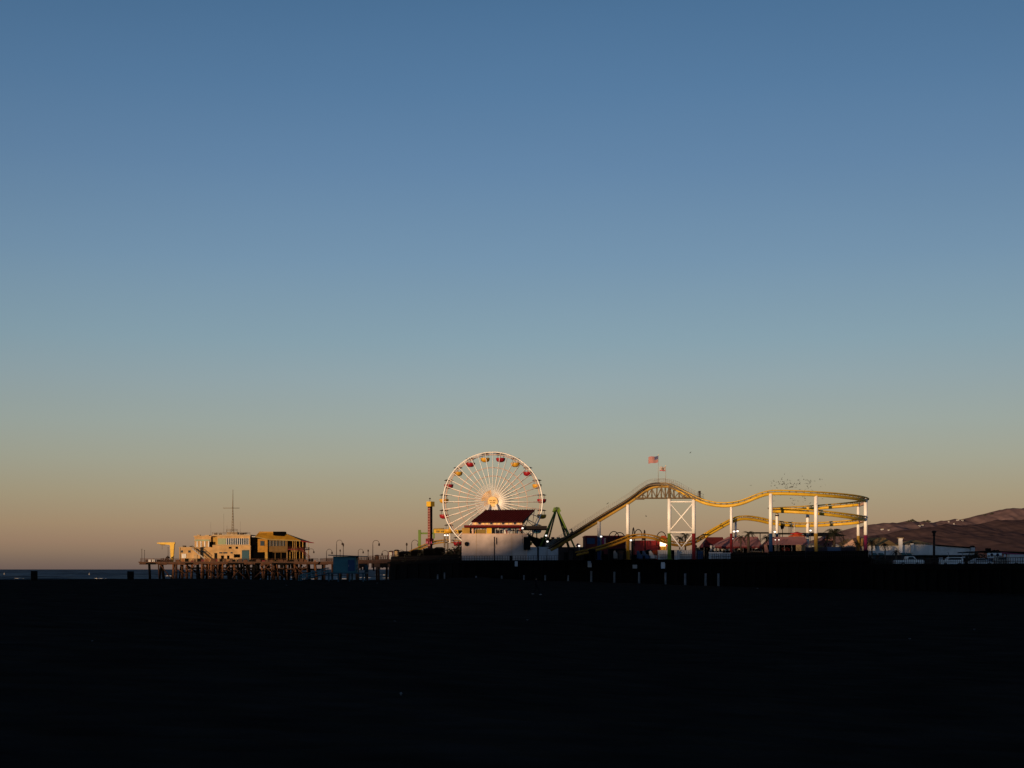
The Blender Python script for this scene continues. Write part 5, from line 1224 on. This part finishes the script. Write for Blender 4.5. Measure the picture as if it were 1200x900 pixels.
for (a, ya), (b, yb_) in zip(pts, pts[1:]):
    k_.add([(X(a, 313.4), 313.4 + ya, Z(652.4, 313.4)), (X(b, 313.4), 313.4 + yb_, Z(652.4, 313.4)), (X(b, 313.4), 313.4 + yb_, Z(638.4, 313.4)), (X(a, 313.4), 313.4 + ya, Z(638.4, 313.4))] + [(X(a, 313.4), 313.46 + ya, Z(652.4, 313.4)), (X(b, 313.4), 313.46 + yb_, Z(652.4, 313.4)), (X(b, 313.4), 313.46 + yb_, Z(638.4, 313.4)), (X(a, 313.4), 313.46 + ya, Z(638.4, 313.4))],
           [(0, 1, 2, 3), (7, 6, 5, 4), (3, 2, 6, 7), (0, 4, 5, 1)])
k_.build('cloth', 'tan', bn)
umbrella(934, 322, 624.8, 21, 'orange', 'wide orange umbrella roof above the second mauve tent', DECK, hh=.75, name='umbrella_roof')
o = [q for q in sc.objects if q.name.startswith('umbrella_roof')][0]
zt_ = Z(625.2, 322); MB(True).lathe([(1.45, .0), (1.4, .12), (.06, .5)], (o.location.x, 322, zt_ - .1), 8, sm=False).build('upper_canopy', 'red', o)
# thin flat roofs and dark pavilion
def flatroof(p0, p1, y, d, dep, th, m_, lab, hip=0):
    t_ = thing('shade_roof', walk((p0 + p1) / 2, d, DECK), lab, 'shade roof')
    z1_ = Z(y, d); a = [(X(p0, d), d, z1_), (X(p1, d), d, z1_), (X(p1, d), d + dep, z1_), (X(p0, d), d + dep, z1_)]
    if hip:
        b = [(X(p0 + (p1 - p0) * .22, d), d + dep * .4, z1_ + hip), (X(p1 - (p1 - p0) * .28, d), d + dep * .4, z1_ + hip), (X(p1 - (p1 - p0) * .28, d), d + dep * .6, z1_ + hip), (X(p0 + (p1 - p0) * .22, d), d + dep * .6, z1_ + hip)]
        MB().add(a + b, [(3, 2, 1, 0), (4, 5, 6, 7)] + [(i, (i + 1) % 4, (i + 1) % 4 + 4, i + 4) for i in range(4)]).build('roof', m_, t_)
    else: MB().slab(a, th).build('roof', m_, t_)
    for q in (.08, .5, .92):
        MB(True).bar((X(p0 + (p1 - p0) * q, d), d + .5, DECK), (X(p0 + (p1 - p0) * q, d), d + .5, z1_ - (0 if hip else th)), .1, n=6).build('post', 'iron', t_)
    return t_
flatroof(880, 902.4, 623.6, 330, 4, .25, 'black', 'thin black flat shade roof between the slender column and the blue footed column')
flatroof(911.5, 946, 624.4, 331, 4, .3, 'black', 'thin black flat shade roof behind the orange umbrella roof')
flatroof(944, 993, 627.6, 326, 8, .3, 'black', 'black hipped pavilion roof behind the big palm', hip=.75)
sp = thing('loudspeaker', at(916.6, 628, 322), 'black loudspeaker on a pole above the second mauve tent', 'loudspeaker')
MB().pprism([(914.8, 615.6), (919.4, 615.6), (918.6, 619.4), (916, 620.4)], 322, 322.7).build('horn', 'black', sp); MB(True).bar(at(917, 620, 322.4), walk(917, 322.4, DECK), .07, n=6).build('pole', 'black', sp)
t_ = thing('lattice_pole', walk(929.4, 326, DECK), 'slim pale lattice pole rising behind the orange umbrella roof', 'pole')
k_ = MB(True)
for q in (-.3, .3): k_.bar((X(929.4, 326) + q, 326, DECK), (X(929.4, 326) + q, 326, Z(611.6, 326)), .06, n=5)
for i in range(12): z = DECK + i * .78; k_.bar((X(929.4, 326) - .3, 326, z), (X(929.4, 326) + .3, 326, z + .78), .035, n=4)
k_.build('lattice', 'offwhite', t_)
for i in range(3):
    p = 924.6 + i * 1.6; t_ = thing('pole', walk(p, 327, DECK), ('thin dark pole furthest left of the slim lattice pole', 'thin dark pole second from the slim lattice pole', 'thin dark pole right beside the slim lattice pole')[i], 'pole')
    MB(True).bar(walk(p, 327, DECK), at(p, 616.6 + i * .5, 327), .05, n=5).build('shaft', 'iron', t_); MB(True).ball(at(p, 616.6 + i * .5, 327), .1, .1, .1, 6, 4).build('cap', 'iron', t_)
# pale gabled stalls behind, navy tarpaulin enclosure
def gable(p0, p1, pr, ye, yr, d, dep, m_, roofm, lab, zb=DECK):
    t_ = thing('gabled_stall', walk((p0 + p1) / 2, d, zb), lab, 'stall')
    MB().pprism([(p0, ye), (p1, ye), (p1, HOR - (zb - CZ) * F / d), (p0, HOR - (zb - CZ) * F / d)], d, d + dep).build('wall', m_, t_)
    MB().pprism([(p0 + .02, ye - .02), (pr, yr), (p1 - .02, ye - .02)], d + .001, d + dep - .001).build('gable', m_, t_)
    for a, b, q in (((p0 - .8, ye + .5), (pr, yr), 0), ((pr, yr), (p1 + .8, ye + .5), 1)):
        MB().pprism([a, b, (b[0], b[1] - .7), (a[0], a[1] - .7)], d - .3, d + dep + .3).build('roof_slope', roofm, t_)
    for p in (p0 + (p1 - p0) * .3, p0 + (p1 - p0) * .6): MB().pbox(p, p + 1.3, ye + 1, ye + 3.4, d - .04, d - .004).build('window', 'black', t_)
    return t_
gable(987, 1003.6, 999, 640, 631.5, 322, 6, 'pinkpaint', 'truss', 'pale gabled stall catching the sun behind the yellow footed column pair')
gable(960, 977, 972, 636, 627.6, 334, 6, 'mauve', 'mauve', 'dusky mauve gabled stall under the black pavilion roof')
nv = thing('tarpaulin_enclosure', walk(974, 300, DECK), 'dark navy tarpaulin enclosure with a bright blue middle panel at the pier edge', 'enclosure')
k_ = MB(); d = 300
for i in range(24):
    a, b = 944 + 60 * i / 24, 944 + 60 * (i + 1) / 24
    k_.prism([(X(a, d), DECK), (X(b, d), DECK), (X(b, d), Z(641 + .3 * math.sin(i * 1.1 + 1), d)), (X(a, d), Z(641 + .3 * math.sin(i * 1.1), d))], d + .1 * (i % 2), d + .3)
k_.build('tarpaulin', 'navy', nv)
MB().prism([(X(970, d), DECK + .2), (X(986, d), DECK + .2), (X(985, d), Z(641.4, d)), (X(969.5, d), Z(641, d))], d - .06, d - .02).build('blue_panel', 'blue', nv)
MB().prism([(X(990.4, d), DECK + .6), (X(992, d), DECK + .6), (X(992, d), Z(647, d)), (X(990.4, d), Z(647.4, d))], d - .06, d - .02).build('pale_panel', 'grey', nv)
for p in (944.5, 958, 970, 986, 1003): MB(True).bar(walk(p, d + .45, DECK), at(p, 640, d + .45), .08, n=6).build('post', 'iron', nv)
for i, p in enumerate((953, 961.6, 981, 985.4)):
    t_ = kiosk(p, 5 if i < 2 else 3.6, 312 + i, DECK, Z((636.6, 639.2, 637.5, 639)[i], 312 + i) - DECK, 'offwhite', ('grey', 'darkgreen', 'offwhite', 'tan')[i],
               ('pale stall with a grey roof just behind the navy tarpaulin, near the dull yellow foot', 'pale stall with a dark green roof behind the navy tarpaulin', 'white stall under the big palm behind the navy tarpaulin', 'narrow pale stall with a tan roof right of the big palm')[i], name='market_stall', cat='stall', open_=False)

# ================================================================== PALMS AND BUSHES
def palm(p, ycrown, d, zb, rad, lab, fronds=18, trunk=.2, seed=1, m_='leaf'):
    rnd = random.Random(seed); t_ = thing('palm_tree', walk(p, d, zb), lab, 'palm tree'); x, y, z = t_.location; zt_ = Z(ycrown, d)
    MB(True).tube([(x, y, z), (x + .05, y, z + (zt_ - z) * .4), (x, y, zt_)], [trunk * 1.35, trunk, trunk * .85], 8).build('trunk', 'bark', t_)
    k_ = MB(True)
    for i in range(fronds):
        a = 6.283 * i / fronds + rnd.uniform(-.2, .2); el = rnd.uniform(-.5, 1.25); ln = rad * rnd.uniform(.8, 1.1)
        c_ = Vector((x, y, zt_)); h = Vector((math.cos(a), math.sin(a), 0)); prev = c_
        side = Vector((-math.sin(a), math.cos(a), 0)); pts = []
        for j in range(9):
            s__ = j / 8; pts.append(c_ + h * (ln * s__ * math.cos(el * (1 - s__ * .4))) + Vector((0, 0, ln * (math.sin(el) * s__ - .85 * s__ * s__))))
        k_.tube(pts, [.03 * (1 - j / 10) for j in range(9)], 4)
        for j in range(1, 9):
            for q in (-1, 1):
                for u in (0, .5):
                    b = pts[j - 1].lerp(pts[j], u); lw = ln * .30 * (1 - abs(j / 8 - .45)); tip = b + side * q * lw + h * lw * .5 - Vector((0, 0, lw * .45)); w_ = (pts[j] - pts[j - 1]) * .32
                    k_.add([b, b + w_, tip], [(0, 1, 2)])
    k_.build('crown', m_, t_); return t_
palm(977.4, 623.4, 305, DECK, 2.9, 'large dark palm rising behind the navy tarpaulin enclosure', 22, .3, 3)
palm(877, 625, 311, DECK, 1.9, 'ragged palm growing through the right end of the long mauve tent', 13, .3, 5)
palm(868, 629, 312, DECK, 1.5, 'small drooping palm behind the ridge of the long mauve tent', 12, .16, 6)
palm(898.4, 630, 318, DECK, 1.9, 'dark bushy palm left of the blue footed column', 15, .2, 11)
palm(1003, 636.6, 300, DECK, 1.3, 'small spindly palm in front of the yellow footed inner column', 10, .13, 7)
palm(1021.6, 634.6, 298, PK, 1.6, 'leaning dark palm just right of the purple footed column', 13, .16, 8)
palm(1037, 637, 292, PK, 1.3, 'slim palm in front of the sunlit long white building', 12, .14, 9)
palm(1050, 646, 288, PK, 1.3, 'low dark palm at the front of the white chimney building', 12, .2, 10)
palm(803, 627, 330, DECK, 1.8, 'dark palm seen between the two braced white columns', 15, .2, 12)
palm(796.4, 630, 331, DECK, 1.7, 'second dark palm left of the one between the braced columns', 12, .18, 13)
palm(1157, 646, 300, PK, 1.0, 'short palm tuft left of the pale mural wall', 10, .12, 14)
bush(537, 358, DECK, 2.0, 4.0, 'tall brownish bush against the left end of the pink arcade wall', 150, 4)
bush(1062, 290, PK, 1.6, 1.4, 'low dark bush under the teal awning of the long white building', 90, 6)
bush(1142, 282, PK, 2.6, 2.4, 'dark bush right of the parked white car', 120, 7)
bush(1032, 288, PK, 2.4, 1.6, 'low dark bush at the foot of the slim palm', 110, 8)
bush(815, 332, DECK, 1.8, 3.0, 'dark bush behind the red footed column', 110, 9)

# ================================================================== LIT LAMPS
def lamp(p, y, d, lab, r=.26, zb=DECK, heads=1):
    t_ = thing('floodlight', walk(p, d, zb), lab, 'floodlight')
    MB(True).bar(walk(p, d, zb), at(p, y, d), .06, n=6).build('pole', 'grey', t_)
    o = MB(True).lathe([(.06, .02), (r * 1.15, .05), (r * 1.15, .14), (.05, .22)], at(p, y, d) + Vector((0, 0, r * .55)), 10).build('hood', 'iron', t_)
    MB(True).ball(at(p, y, d), r, r, r * .8).build('bulb', 'lamp', t_)
for a in [(640, 627.6, 339, 'upper lit lamp beside the swinging ship hull'), (641.6, 634.6, 338.6, 'lower lit lamp beside the swinging ship hull'), (678.7, 639.7, 328, 'lit lamp beside the magenta booth under the lift hill'),
          (704.4, 628.7, 321, 'lit lamp beside the column with the blue foot'), (739.4, 633, 314, 'lit lamp right of the yellow footed column'), (860.4, 622.8, 318, 'lit lamp left of the slender rear column over the mauve tent'),
          (864.4, 622.4, 318.4, 'larger lit lamp right of the slender rear column over the mauve tent'), (908, 623.2, 318, 'lit lamp between the two columns above the second mauve tent'), (949.8, 621.6, 316, 'lit lamp between the dull yellow footed column and the white one behind'),
          (929.6, 651.2, 311.6, 'lit lamp low at the counter under the second mauve tent'), (612.4, 619, 350, 'lit lamp at the right end of the arcade terrace')]:
    lamp(*a, zb=Z(636, 350) if a[0] == 612.4 else DECK)
for p, lab in ((521.4, 'left one of two lit lamps under the straight yellow girder'), (524.6, 'right one of two lit lamps under the straight yellow girder')): lamp(p, 627.2, 379, lab, .25)
for p, y, lab in ((908.6, 632.6, 'left one of two small lit lamps on the second mauve tent'), (912.8, 632.6, 'right one of two small lit lamps on the second mauve tent'), (858.6, 631.3, 'small lit lamp on the slope of the long mauve tent')): lamp(p, y, 313.2, lab, .13)

# ================================================================== LONG WHITE BUILDING, MAST, CARS on the parking deck
D = 318.0
lb = thing('long_building', walk(1085, D, PK), 'long low white building with olive gold roofs and a square chimney', 'building')
MB().pprism([(1018, 639.6), (1050, 639.6), (1060, 638.6), (1078, 637.6), (1110, 640.4), (1142, 642.4), (1142, HOR - (PK - CZ) * F / D), (1018, HOR - (PK - CZ) * F / D)], D, D + 14).build('wall', 'offwhite', lb)
MB().add([at(1016, 639.4, D) + Vector((0, -.4, 0)), at(1052, 639.4, D) + Vector((0, -.4, 0)), at(1052, 639.4, D) + Vector((0, 14, 0)), at(1016, 639.4, D) + Vector((0, 14, 0)), at(1018, 629.5, D) + Vector((0, 7, 0)), at(1046, 629, D) + Vector((0, 7, 0))],
         [(0, 1, 5, 4), (1, 2, 5), (2, 3, 4, 5), (3, 0, 4), (3, 2, 1, 0)]).build('roof', 'goldroof', lb)
MB().add([at(1058, 637.9, D) + Vector((0, -.3, 0)), at(1094, 637.7, D) + Vector((0, -.3, 0)), at(1094, 637.7, D) + Vector((0, 13, 0)), at(1058, 637.9, D) + Vector((0, 13, 0)), at(1066, 634, D) + Vector((0, 6, 0)), at(1082, 632, D) + Vector((0, 6, 0))],
         [(0, 1, 5, 4), (1, 2, 5), (2, 3, 4, 5), (3, 0, 4), (3, 2, 1, 0)]).build('roof', 'goldroof', lb)
MB().beam(at(1094, 638.6, D) + Vector((0, -.2, 0)), at(1142.6, 642.2, D) + Vector((0, -.2, 0)), .5, .22).build('coping', 'black', lb)
MB().pbox(1018, 1142, 650.4, 664, D - .04, D - .004).build('porch_shade', 'iron', lb)  # dark strip stands for porch shade on the wall below
ch = MB().box(X(1052, D), X(1056, D), D - 1.2, D - .44, Z(648, D), Z(631, D)).build('chimney', 'white', lb)
MB().box(X(1050.6, D), X(1057, D), D - 1.4, D - .3, Z(631, D), Z(630.3, D)).build('cap', 'tan', ch)
for p in (1049.8, 1052.5): MB(True).bar(at(p, 636 if p < 1050 else 630.3, D - 1), at(p, 628.4, D - 1), .06, n=5).build('flue', 'iron', ch)
tu = MB().pbox(1067.4, 1071, 636.6, 648, D - .7, D - .02).build('turret', 'offwhite', lb); MB().pprism([(1066.8, 636.5), (1071.6, 636.5), (1070, 634.8), (1068.2, 634.8)], D - .9, D + .2).build('cap', 'black', tu)
tu = MB().pbox(1138, 1142.6, 641.4, 648, D - .7, D - .02).build('turret', 'shade_white', lb); MB().pprism([(1137.4, 641.3), (1143, 641.3), (1141.4, 639.4), (1139, 639.4)], D - .9, D + .2).build('cap', 'black', tu)
for p, m_ in ((1058, 'teal'), (1064.2, 'teal'), (1024, 'teal'), (1032, 'teal')):
    o = MB().add([at(p - 2.6, 648, D) + Vector((0, -.01, 0)), at(p + 2.6, 648, D) + Vector((0, -.01, 0)), at(p + 2.6, 650, D) + Vector((0, -1.2, 0)), at(p - 2.6, 650, D) + Vector((0, -1.2, 0)),
              at(p - 2.6, 648.5, D) + Vector((0, -.01, 0)), at(p + 2.6, 648.5, D) + Vector((0, -.01, 0)), at(p + 2.6, 650.5, D) + Vector((0, -1.2, 0)), at(p - 2.6, 650.5, D) + Vector((0, -1.2, 0))],
             [(0, 1, 2, 3), (7, 6, 5, 4), (0, 4, 5, 1), (1, 5, 6, 2), (2, 6, 7, 3), (3, 7, 4, 0)]).build('awning', m_, lb)
for p in (1022, 1030, 1056, 1063, 1078, 1085, 1116): MB().pbox(p, p + 4, 651, 655.6, D - .08, D - .042).build('window', 'glass', lb)
MB().pbox(1074, 1137, 650.4, 651.6, D - 1.6, D - .3).build('porch_roof', 'black', lb)
for p in (1076, 1090, 1104, 1120, 1136): MB().pbox(p, p + .7, 651.7, 661, D - 1.5, D - 1.3).build('post', 'iron', lb)
mm = thing('lamp_tower', walk(1094.6, 300, PK), 'tall dark lamp tower with a wide round head in front of the long white building', 'lamp tower')
MB(True).lathe([(.28, 0), (.25, 3), (.2, Z(628, 300) - PK)], mm.location, 12).build('shaft', 'iron', mm)
MB(True).lathe([(.2, 0), (.3, .2), (.27, .5), (.26, .6), (.50, .8), (.46, 1.05), (.1, 1.15)], (mm.location.x, 300, Z(628.2, 300)), 14).build('head', 'iron', mm)
def sgn(p, d, y0, y1, w_, m_, lab, zb=PK, marks=0):
    t_ = thing('sign_board', walk(p, d, zb), lab, 'sign'); W_ = w_ / 2
    o = MB().box(X(p - W_, d), X(p + W_, d), d, d + .12, Z(y1, d), Z(y0, d)).build('panel', m_, t_)
    for q in (-.7, .7): MB(True).bar((X(p + q * W_, d), d + .2, zb), (X(p + q * W_, d), d + .2, Z(y0, d)), .07, n=6).build('post', 'iron', t_)
    rnd = random.Random(int(p))
    for i in range(marks):
        a = p - W_ + w_ * (i + .3) / marks; k_ = MB(True); k_.ball((X(a + .8, d), d - .01, Z(y0 + (y1 - y0) * rnd.uniform(.35, .65), d)), .32, .03, .22 + .14 * (i % 2), 8, 5); k_.build('painted_patch', 'navy' if i % 2 else 'grey', o)
sgn(1102.6, 300, 653.4, 658, 4.8, 'shade_white', 'small pale sign board standing right of the dark lamp tower')
sgn(1131.6, 290, 652.2, 653.6, 7, 'shade_white', 'thin pale sign strip beside the slim street pole')
sgn(1165.6, 290, 648, 654.2, 17, 'sign', 'broad pale board with dark painted patches near the right edge', marks=5)
for p, y, d, lab in ((1111.4, 647.4, 300, 'slim grey street pole above the parked white car'), (1127.6, 647, 296, 'slim grey street pole beside the thin pale sign strip')):
    t_ = thing('street_pole', walk(p, d, PK), lab, 'pole'); MB(True).bar(walk(p, d, PK), at(p, y, d), .07, n=6).build('shaft', 'grey', t_); MB(True).beam(at(p, y, d), at(p - 1.6, y - .2, d), .1, .08).build('arm', 'grey', t_)
pv = thing('pavilion', walk(1186, 294, PK), 'open pavilion with slanted white pillars and a purple roof edge at the far right', 'pavilion')
for i in range(7):
    p = 1176.4 + i * 4.1; MB().pprism([(p, 649 + i * .35), (p + 1.9, 649.2 + i * .35), (p + 2.5, 653.4 + i * .35), (p + .7, 653.4 + i * .35)], 294, 294.4).build('pillar', 'sign', pv)
    MB().pprism([(p + .7, 653.45 + i * .35), (p + 2.5, 653.45 + i * .35), (p + 2.5, 664), (p + .7, 664)], 294.05, 294.35).build('pillar_foot', 'iron', pv)
MB().pprism([(1174, 647), (1206, 649.8), (1206, 651), (1174, 648.6)], 293.6, 300).build('roof_edge', 'purple', pv)
MB().pprism([(1144, 646.4), (1160, 645.2), (1206, 647), (1206, 649.6), (1174, 646.95), (1144, 647.6)], 293.7, 306).build('roof', 'black', pv)
MB().pprism([(1146, 654.5), (1206, 655.5), (1206, 664), (1146, 664)], 296, 305).build('rear_wall', 'black', pv)
for p in (1156.4, 1159.6, 1165, 1169): MB().pbox(p, p + 1.7, 642.4 if p < 1162 else 644.4, 646, 297, 298).build('roof_vent', 'black', pv)
# vehicles
def wheel(x, y, z, r, par):
    t_ = MB(True); n_ = 14
    p = [(x + math.cos(6.283 * i / n_) * r, y + s__, z + math.sin(6.283 * i / n_) * r) for s__ in (-.11, .11) for i in range(n_)]
    t_.add(p, [(i, (i + 1) % n_, (i + 1) % n_ + n_, i + n_) for i in range(n_)], True); t_.add(p, [tuple(range(n_)), tuple(range(2 * n_ - 1, n_ - 1, -1))], False)
    o = t_.build('wheel', 'rubber', par); MB(True).bar((x, y - .125, z), (x, y + .125, z), r * .55, n=10).build('rim', 'grey', o)
def vehicle(p, d, kind_, m_, lab, zb=PK, name='parked_car', cat='car', flip=1):
    t_ = thing(name, walk(p, d, zb), lab, cat, 'cars parked on the pier deck'); x, y, z = t_.location
    prof = dict(car=[(-2.1, .35), (2.1, .35), (2.2, .62), (2.1, .86), (1.1, .98), (.55, 1.42), (-1.0, 1.46), (-1.75, 1.0), (-2.15, .92), (-2.2, .6)],
                suv=[(-2.2, .4), (2.2, .4), (2.25, .8), (2.1, 1.05), (1.1, 1.15), (.55, 1.72), (-1.9, 1.74), (-2.15, 1.1), (-2.25, .7)],
                van=[(-2.5, .4), (2.5, .4), (2.55, .9), (2.3, 1.25), (1.7, 2.1), (-2.4, 2.15), (-2.5, 1.2)],
                truck=[(-2.8, .5), (2.7, .5), (2.75, .95), (2.6, 1.15), (1.3, 1.22), (.75, 1.85), (-.55, 1.88), (-.75, 1.15), (-2.75, 1.13), (-2.85, .8)])[kind_]
    top = dict(car=(1.04, 1.36, -1.3, .72), suv=(1.2, 1.62, -1.75, .72), van=(1.3, 1.95, .2, 1.75), truck=(1.25, 1.76, -.45, .8))[kind_]
    Q = lambda a, b: (x + flip * a, z + b)
    b = MB().prism([Q(*q) for q in prof], y - .88, y + .88).build('body', m_, t_)
    MB().prism([Q(top[2], top[0]), Q(top[3] + .22, top[0]), Q(top[3] - .2, top[1]), Q(top[2] + .2, top[1])], y - .90, y + .90).build('side_window', 'glass', t_)
    if kind_ == 'truck': MB().box(x - flip * 2.7 if flip > 0 else x + .8, x - .8 if flip > 0 else x + 2.7, y - .75, y + .75, z + 1.131, z + 1.15).build('bed_liner', 'black', t_)
    for q in (-1.35, 1.4):
        for yy in (-.84, .84): wheel(x + flip * q, y + yy, z + .34, .34, t_)
    for yy in (-.6, .6): MB(True).ball((x + flip * prof[2][0] * .99, y + yy, z + prof[2][1]), .06, .16, .1, 8, 5).build('headlight', 'offwhite', t_)
    for yy in (-.7, .7): MB().box(x + flip * prof[-1][0] - .03, x + flip * prof[-1][0] + .03, y + yy - .12, y + yy + .12, z + .72, z + .92).build('tail_lamp', 'red', t_)
    return t_
vehicle(1065, 280, 'truck', 'white', 'white pickup truck parked broadside under the teal awnings', name='parked_truck', cat='pickup truck')
vehicle(1114.6, 282, 'suv', 'white', 'white car parked below the slim grey street pole', flip=-1)
vehicle(1149, 274, 'car', 'shade_white', 'grey car parked beside the dark bush, leftmost in the right hand row')
vehicle(1163, 276, 'car', 'blue', 'dark blue car parked under the board with dark painted patches', flip=-1)
vehicle(1178.5, 274, 'suv', 'grey', 'silver car parked under the slanted white pillars')
vehicle(1197, 272, 'van', 'shade_white', 'pale van parked at the right edge below the slanted white pillars', name='parked_van', cat='van')

# ================================================================== HOUSES AND TREES ON THE FAR RIDGE
def ground_hit(px, py):
    dg = bpy.context.evaluated_depsgraph_get(); dg.update(); dr = (at(px, py, 100) - Vector((0, 0, CZ))).normalized()
    hob = bpy.data.objects['hills']; ok, p, nrm, i = hob.ray_cast(Vector((0, 0, CZ)) + dr * 4000, dr)
    return p if ok else at(px, py, 8200)
HS = [(1034, 620.2, 15, 'largest pale house low on the far ridge at the left end of the hills'), (1041.6, 621, 9, 'small pale house right of the largest one low on the far ridge'), (1077.4, 616, 11, 'pale house in the dip of the far ridge, the left of two'), (1081.2, 615.4, 10, 'pale house in the dip of the far ridge, the right of two'),
      (1122.4, 609.4, 14, 'wide pale house on the ridge crest above the long white building end'), (1128, 609.8, 8, 'small pale house just right of the wide one on the ridge crest'), (1118, 613.6, 8, 'small pale house below the wide one on the ridge'), (1112, 611.2, 8, 'tiny pale house left of the wide one on the ridge crest')]
for p, y, w_, lab in HS:
    c_ = ground_hit(p, y + .6); t_ = thing('hillside_house', c_, lab, 'house', 'houses on the far ridge'); x, yy, z = c_
    MB().box(x - w_ / 2, x + w_ / 2, yy - 4, yy + 9, z - 6, z + 4.5).build('wall', 'shade_white', t_)
    MB().prism([(x - w_ / 2 - 1, z + 4.51), (x + w_ / 2 + 1, z + 4.51), (x + w_ / 4, z + 6), (x - w_ / 4, z + 6)], yy - 5, yy + 10).build('roof', 'tan', t_)
    for q in (-.3, 0, .3): MB().box(x + q * w_ - 1.4, x + q * w_ + 1.4, yy - 4.1, yy - 4.01, z + 1, z + 4).build('window', 'glass', t_)
for i, (p, y, s_, lab) in enumerate([(1064.6, 610, 17, 'round dark tree on the far ridge, left of the crest clump'), (1069, 609.2, 22, 'broad dark tree in the middle of the crest clump on the far ridge'), (1072.6, 610, 15, 'small dark tree right in the crest clump on the far ridge'), (1083.6, 610.4, 16, 'dark tree on the ridge hump right of the crest clump'),
                                     (1087.4, 610, 20, 'broader dark tree on the ridge hump before the dip'), (1140.6, 606.6, 15, 'dark tree on the rising ridge above the dark turret'), (1155, 602.6, 16, 'dark tree on the rising ridge left of the small notch'), (1162.6, 601, 17, 'dark tree on the rising ridge right of the small notch')]):
    s_ *= .75; c_ = at(p, y + 2.6, 8195); rnd = random.Random(i); t_ = thing('ridge_tree', c_, lab, 'tree', 'trees on the far ridge'); k_ = MB()
    for j in range(160):
        a = rnd.uniform(0, 6.28); r = rnd.random() ** .5; q = c_ + Vector((math.cos(a) * r * s_, math.sin(a) * r * s_ * .6, s_ * .35 + rnd.random() * s_ * .8 * (1.1 - r)))
        u = Vector((rnd.uniform(-1, 1), rnd.uniform(-.5, .5), rnd.uniform(-1, 1))) * s_ * .16; v_ = Vector((u.z, .4, -u.x)); k_.add([q - u, q + v_, q + u, q - v_], [(0, 1, 2, 3)])
    k_.build('crown', 'bush', t_); MB(True).bar(c_ - Vector((0, 0, 6)), c_ + Vector((0, 0, s_ * .6)), 1.6, .8, 6).build('trunk', 'bark', t_)

# scraps of pale litter on the sand
for p, y, lab in ((108, 752, 'pale scrap of litter far left on the dark sand'), (463, 728.5, 'pale scrap of litter on the sand left of the walking person'), (618, 727, 'dim scrap of litter just below the walking person'), (336, 687, 'pale scrap of litter on the far sand below the restaurant'), (442, 684, 'pale scrap of litter on the far sand below the walkway piles'),
                 (888, 690, 'pale scrap of litter near the foot of the boarded pier front'), (819, 795, 'dim scrap of litter in the right foreground sand'), (1066, 749, 'dim scrap of litter far right on the dark sand'), (1142, 738, 'pale scrap of litter near the right edge of the sand'), (470, 814, 'dim scrap of litter in the near middle of the sand')):
    d = 60.0
    for _ in range(30): d = max(20, (CZ - sandz(X(p, d), d)) * F / (y - HOR))
    x = X(p, d); z = sandz(x, d); rnd = random.Random(int(p)); s_ = min(.30, max(.04, d * .0011))
    k_ = MB(); k_.add([(x + math.cos(a) * s_ * rnd.uniform(.6, 1.1), d + math.sin(a) * s_ * .8, z + .02 + rnd.uniform(.02, .9) * s_ * (.8 if j % 2 else .3)) for j, a in enumerate((.3, 1.5, 2.6, 3.9, 5.2))] + [(x, d, z + s_ * .35), (x, d, z - .02)],
                      [(i, (i + 1) % 5, 5) for i in range(5)] + [((i + 1) % 5, i, 6) for i in range(5)])
    tag(k_.build('paper_scrap', 'ashgrey'), lab, 'litter', 'scraps of litter on the sand')
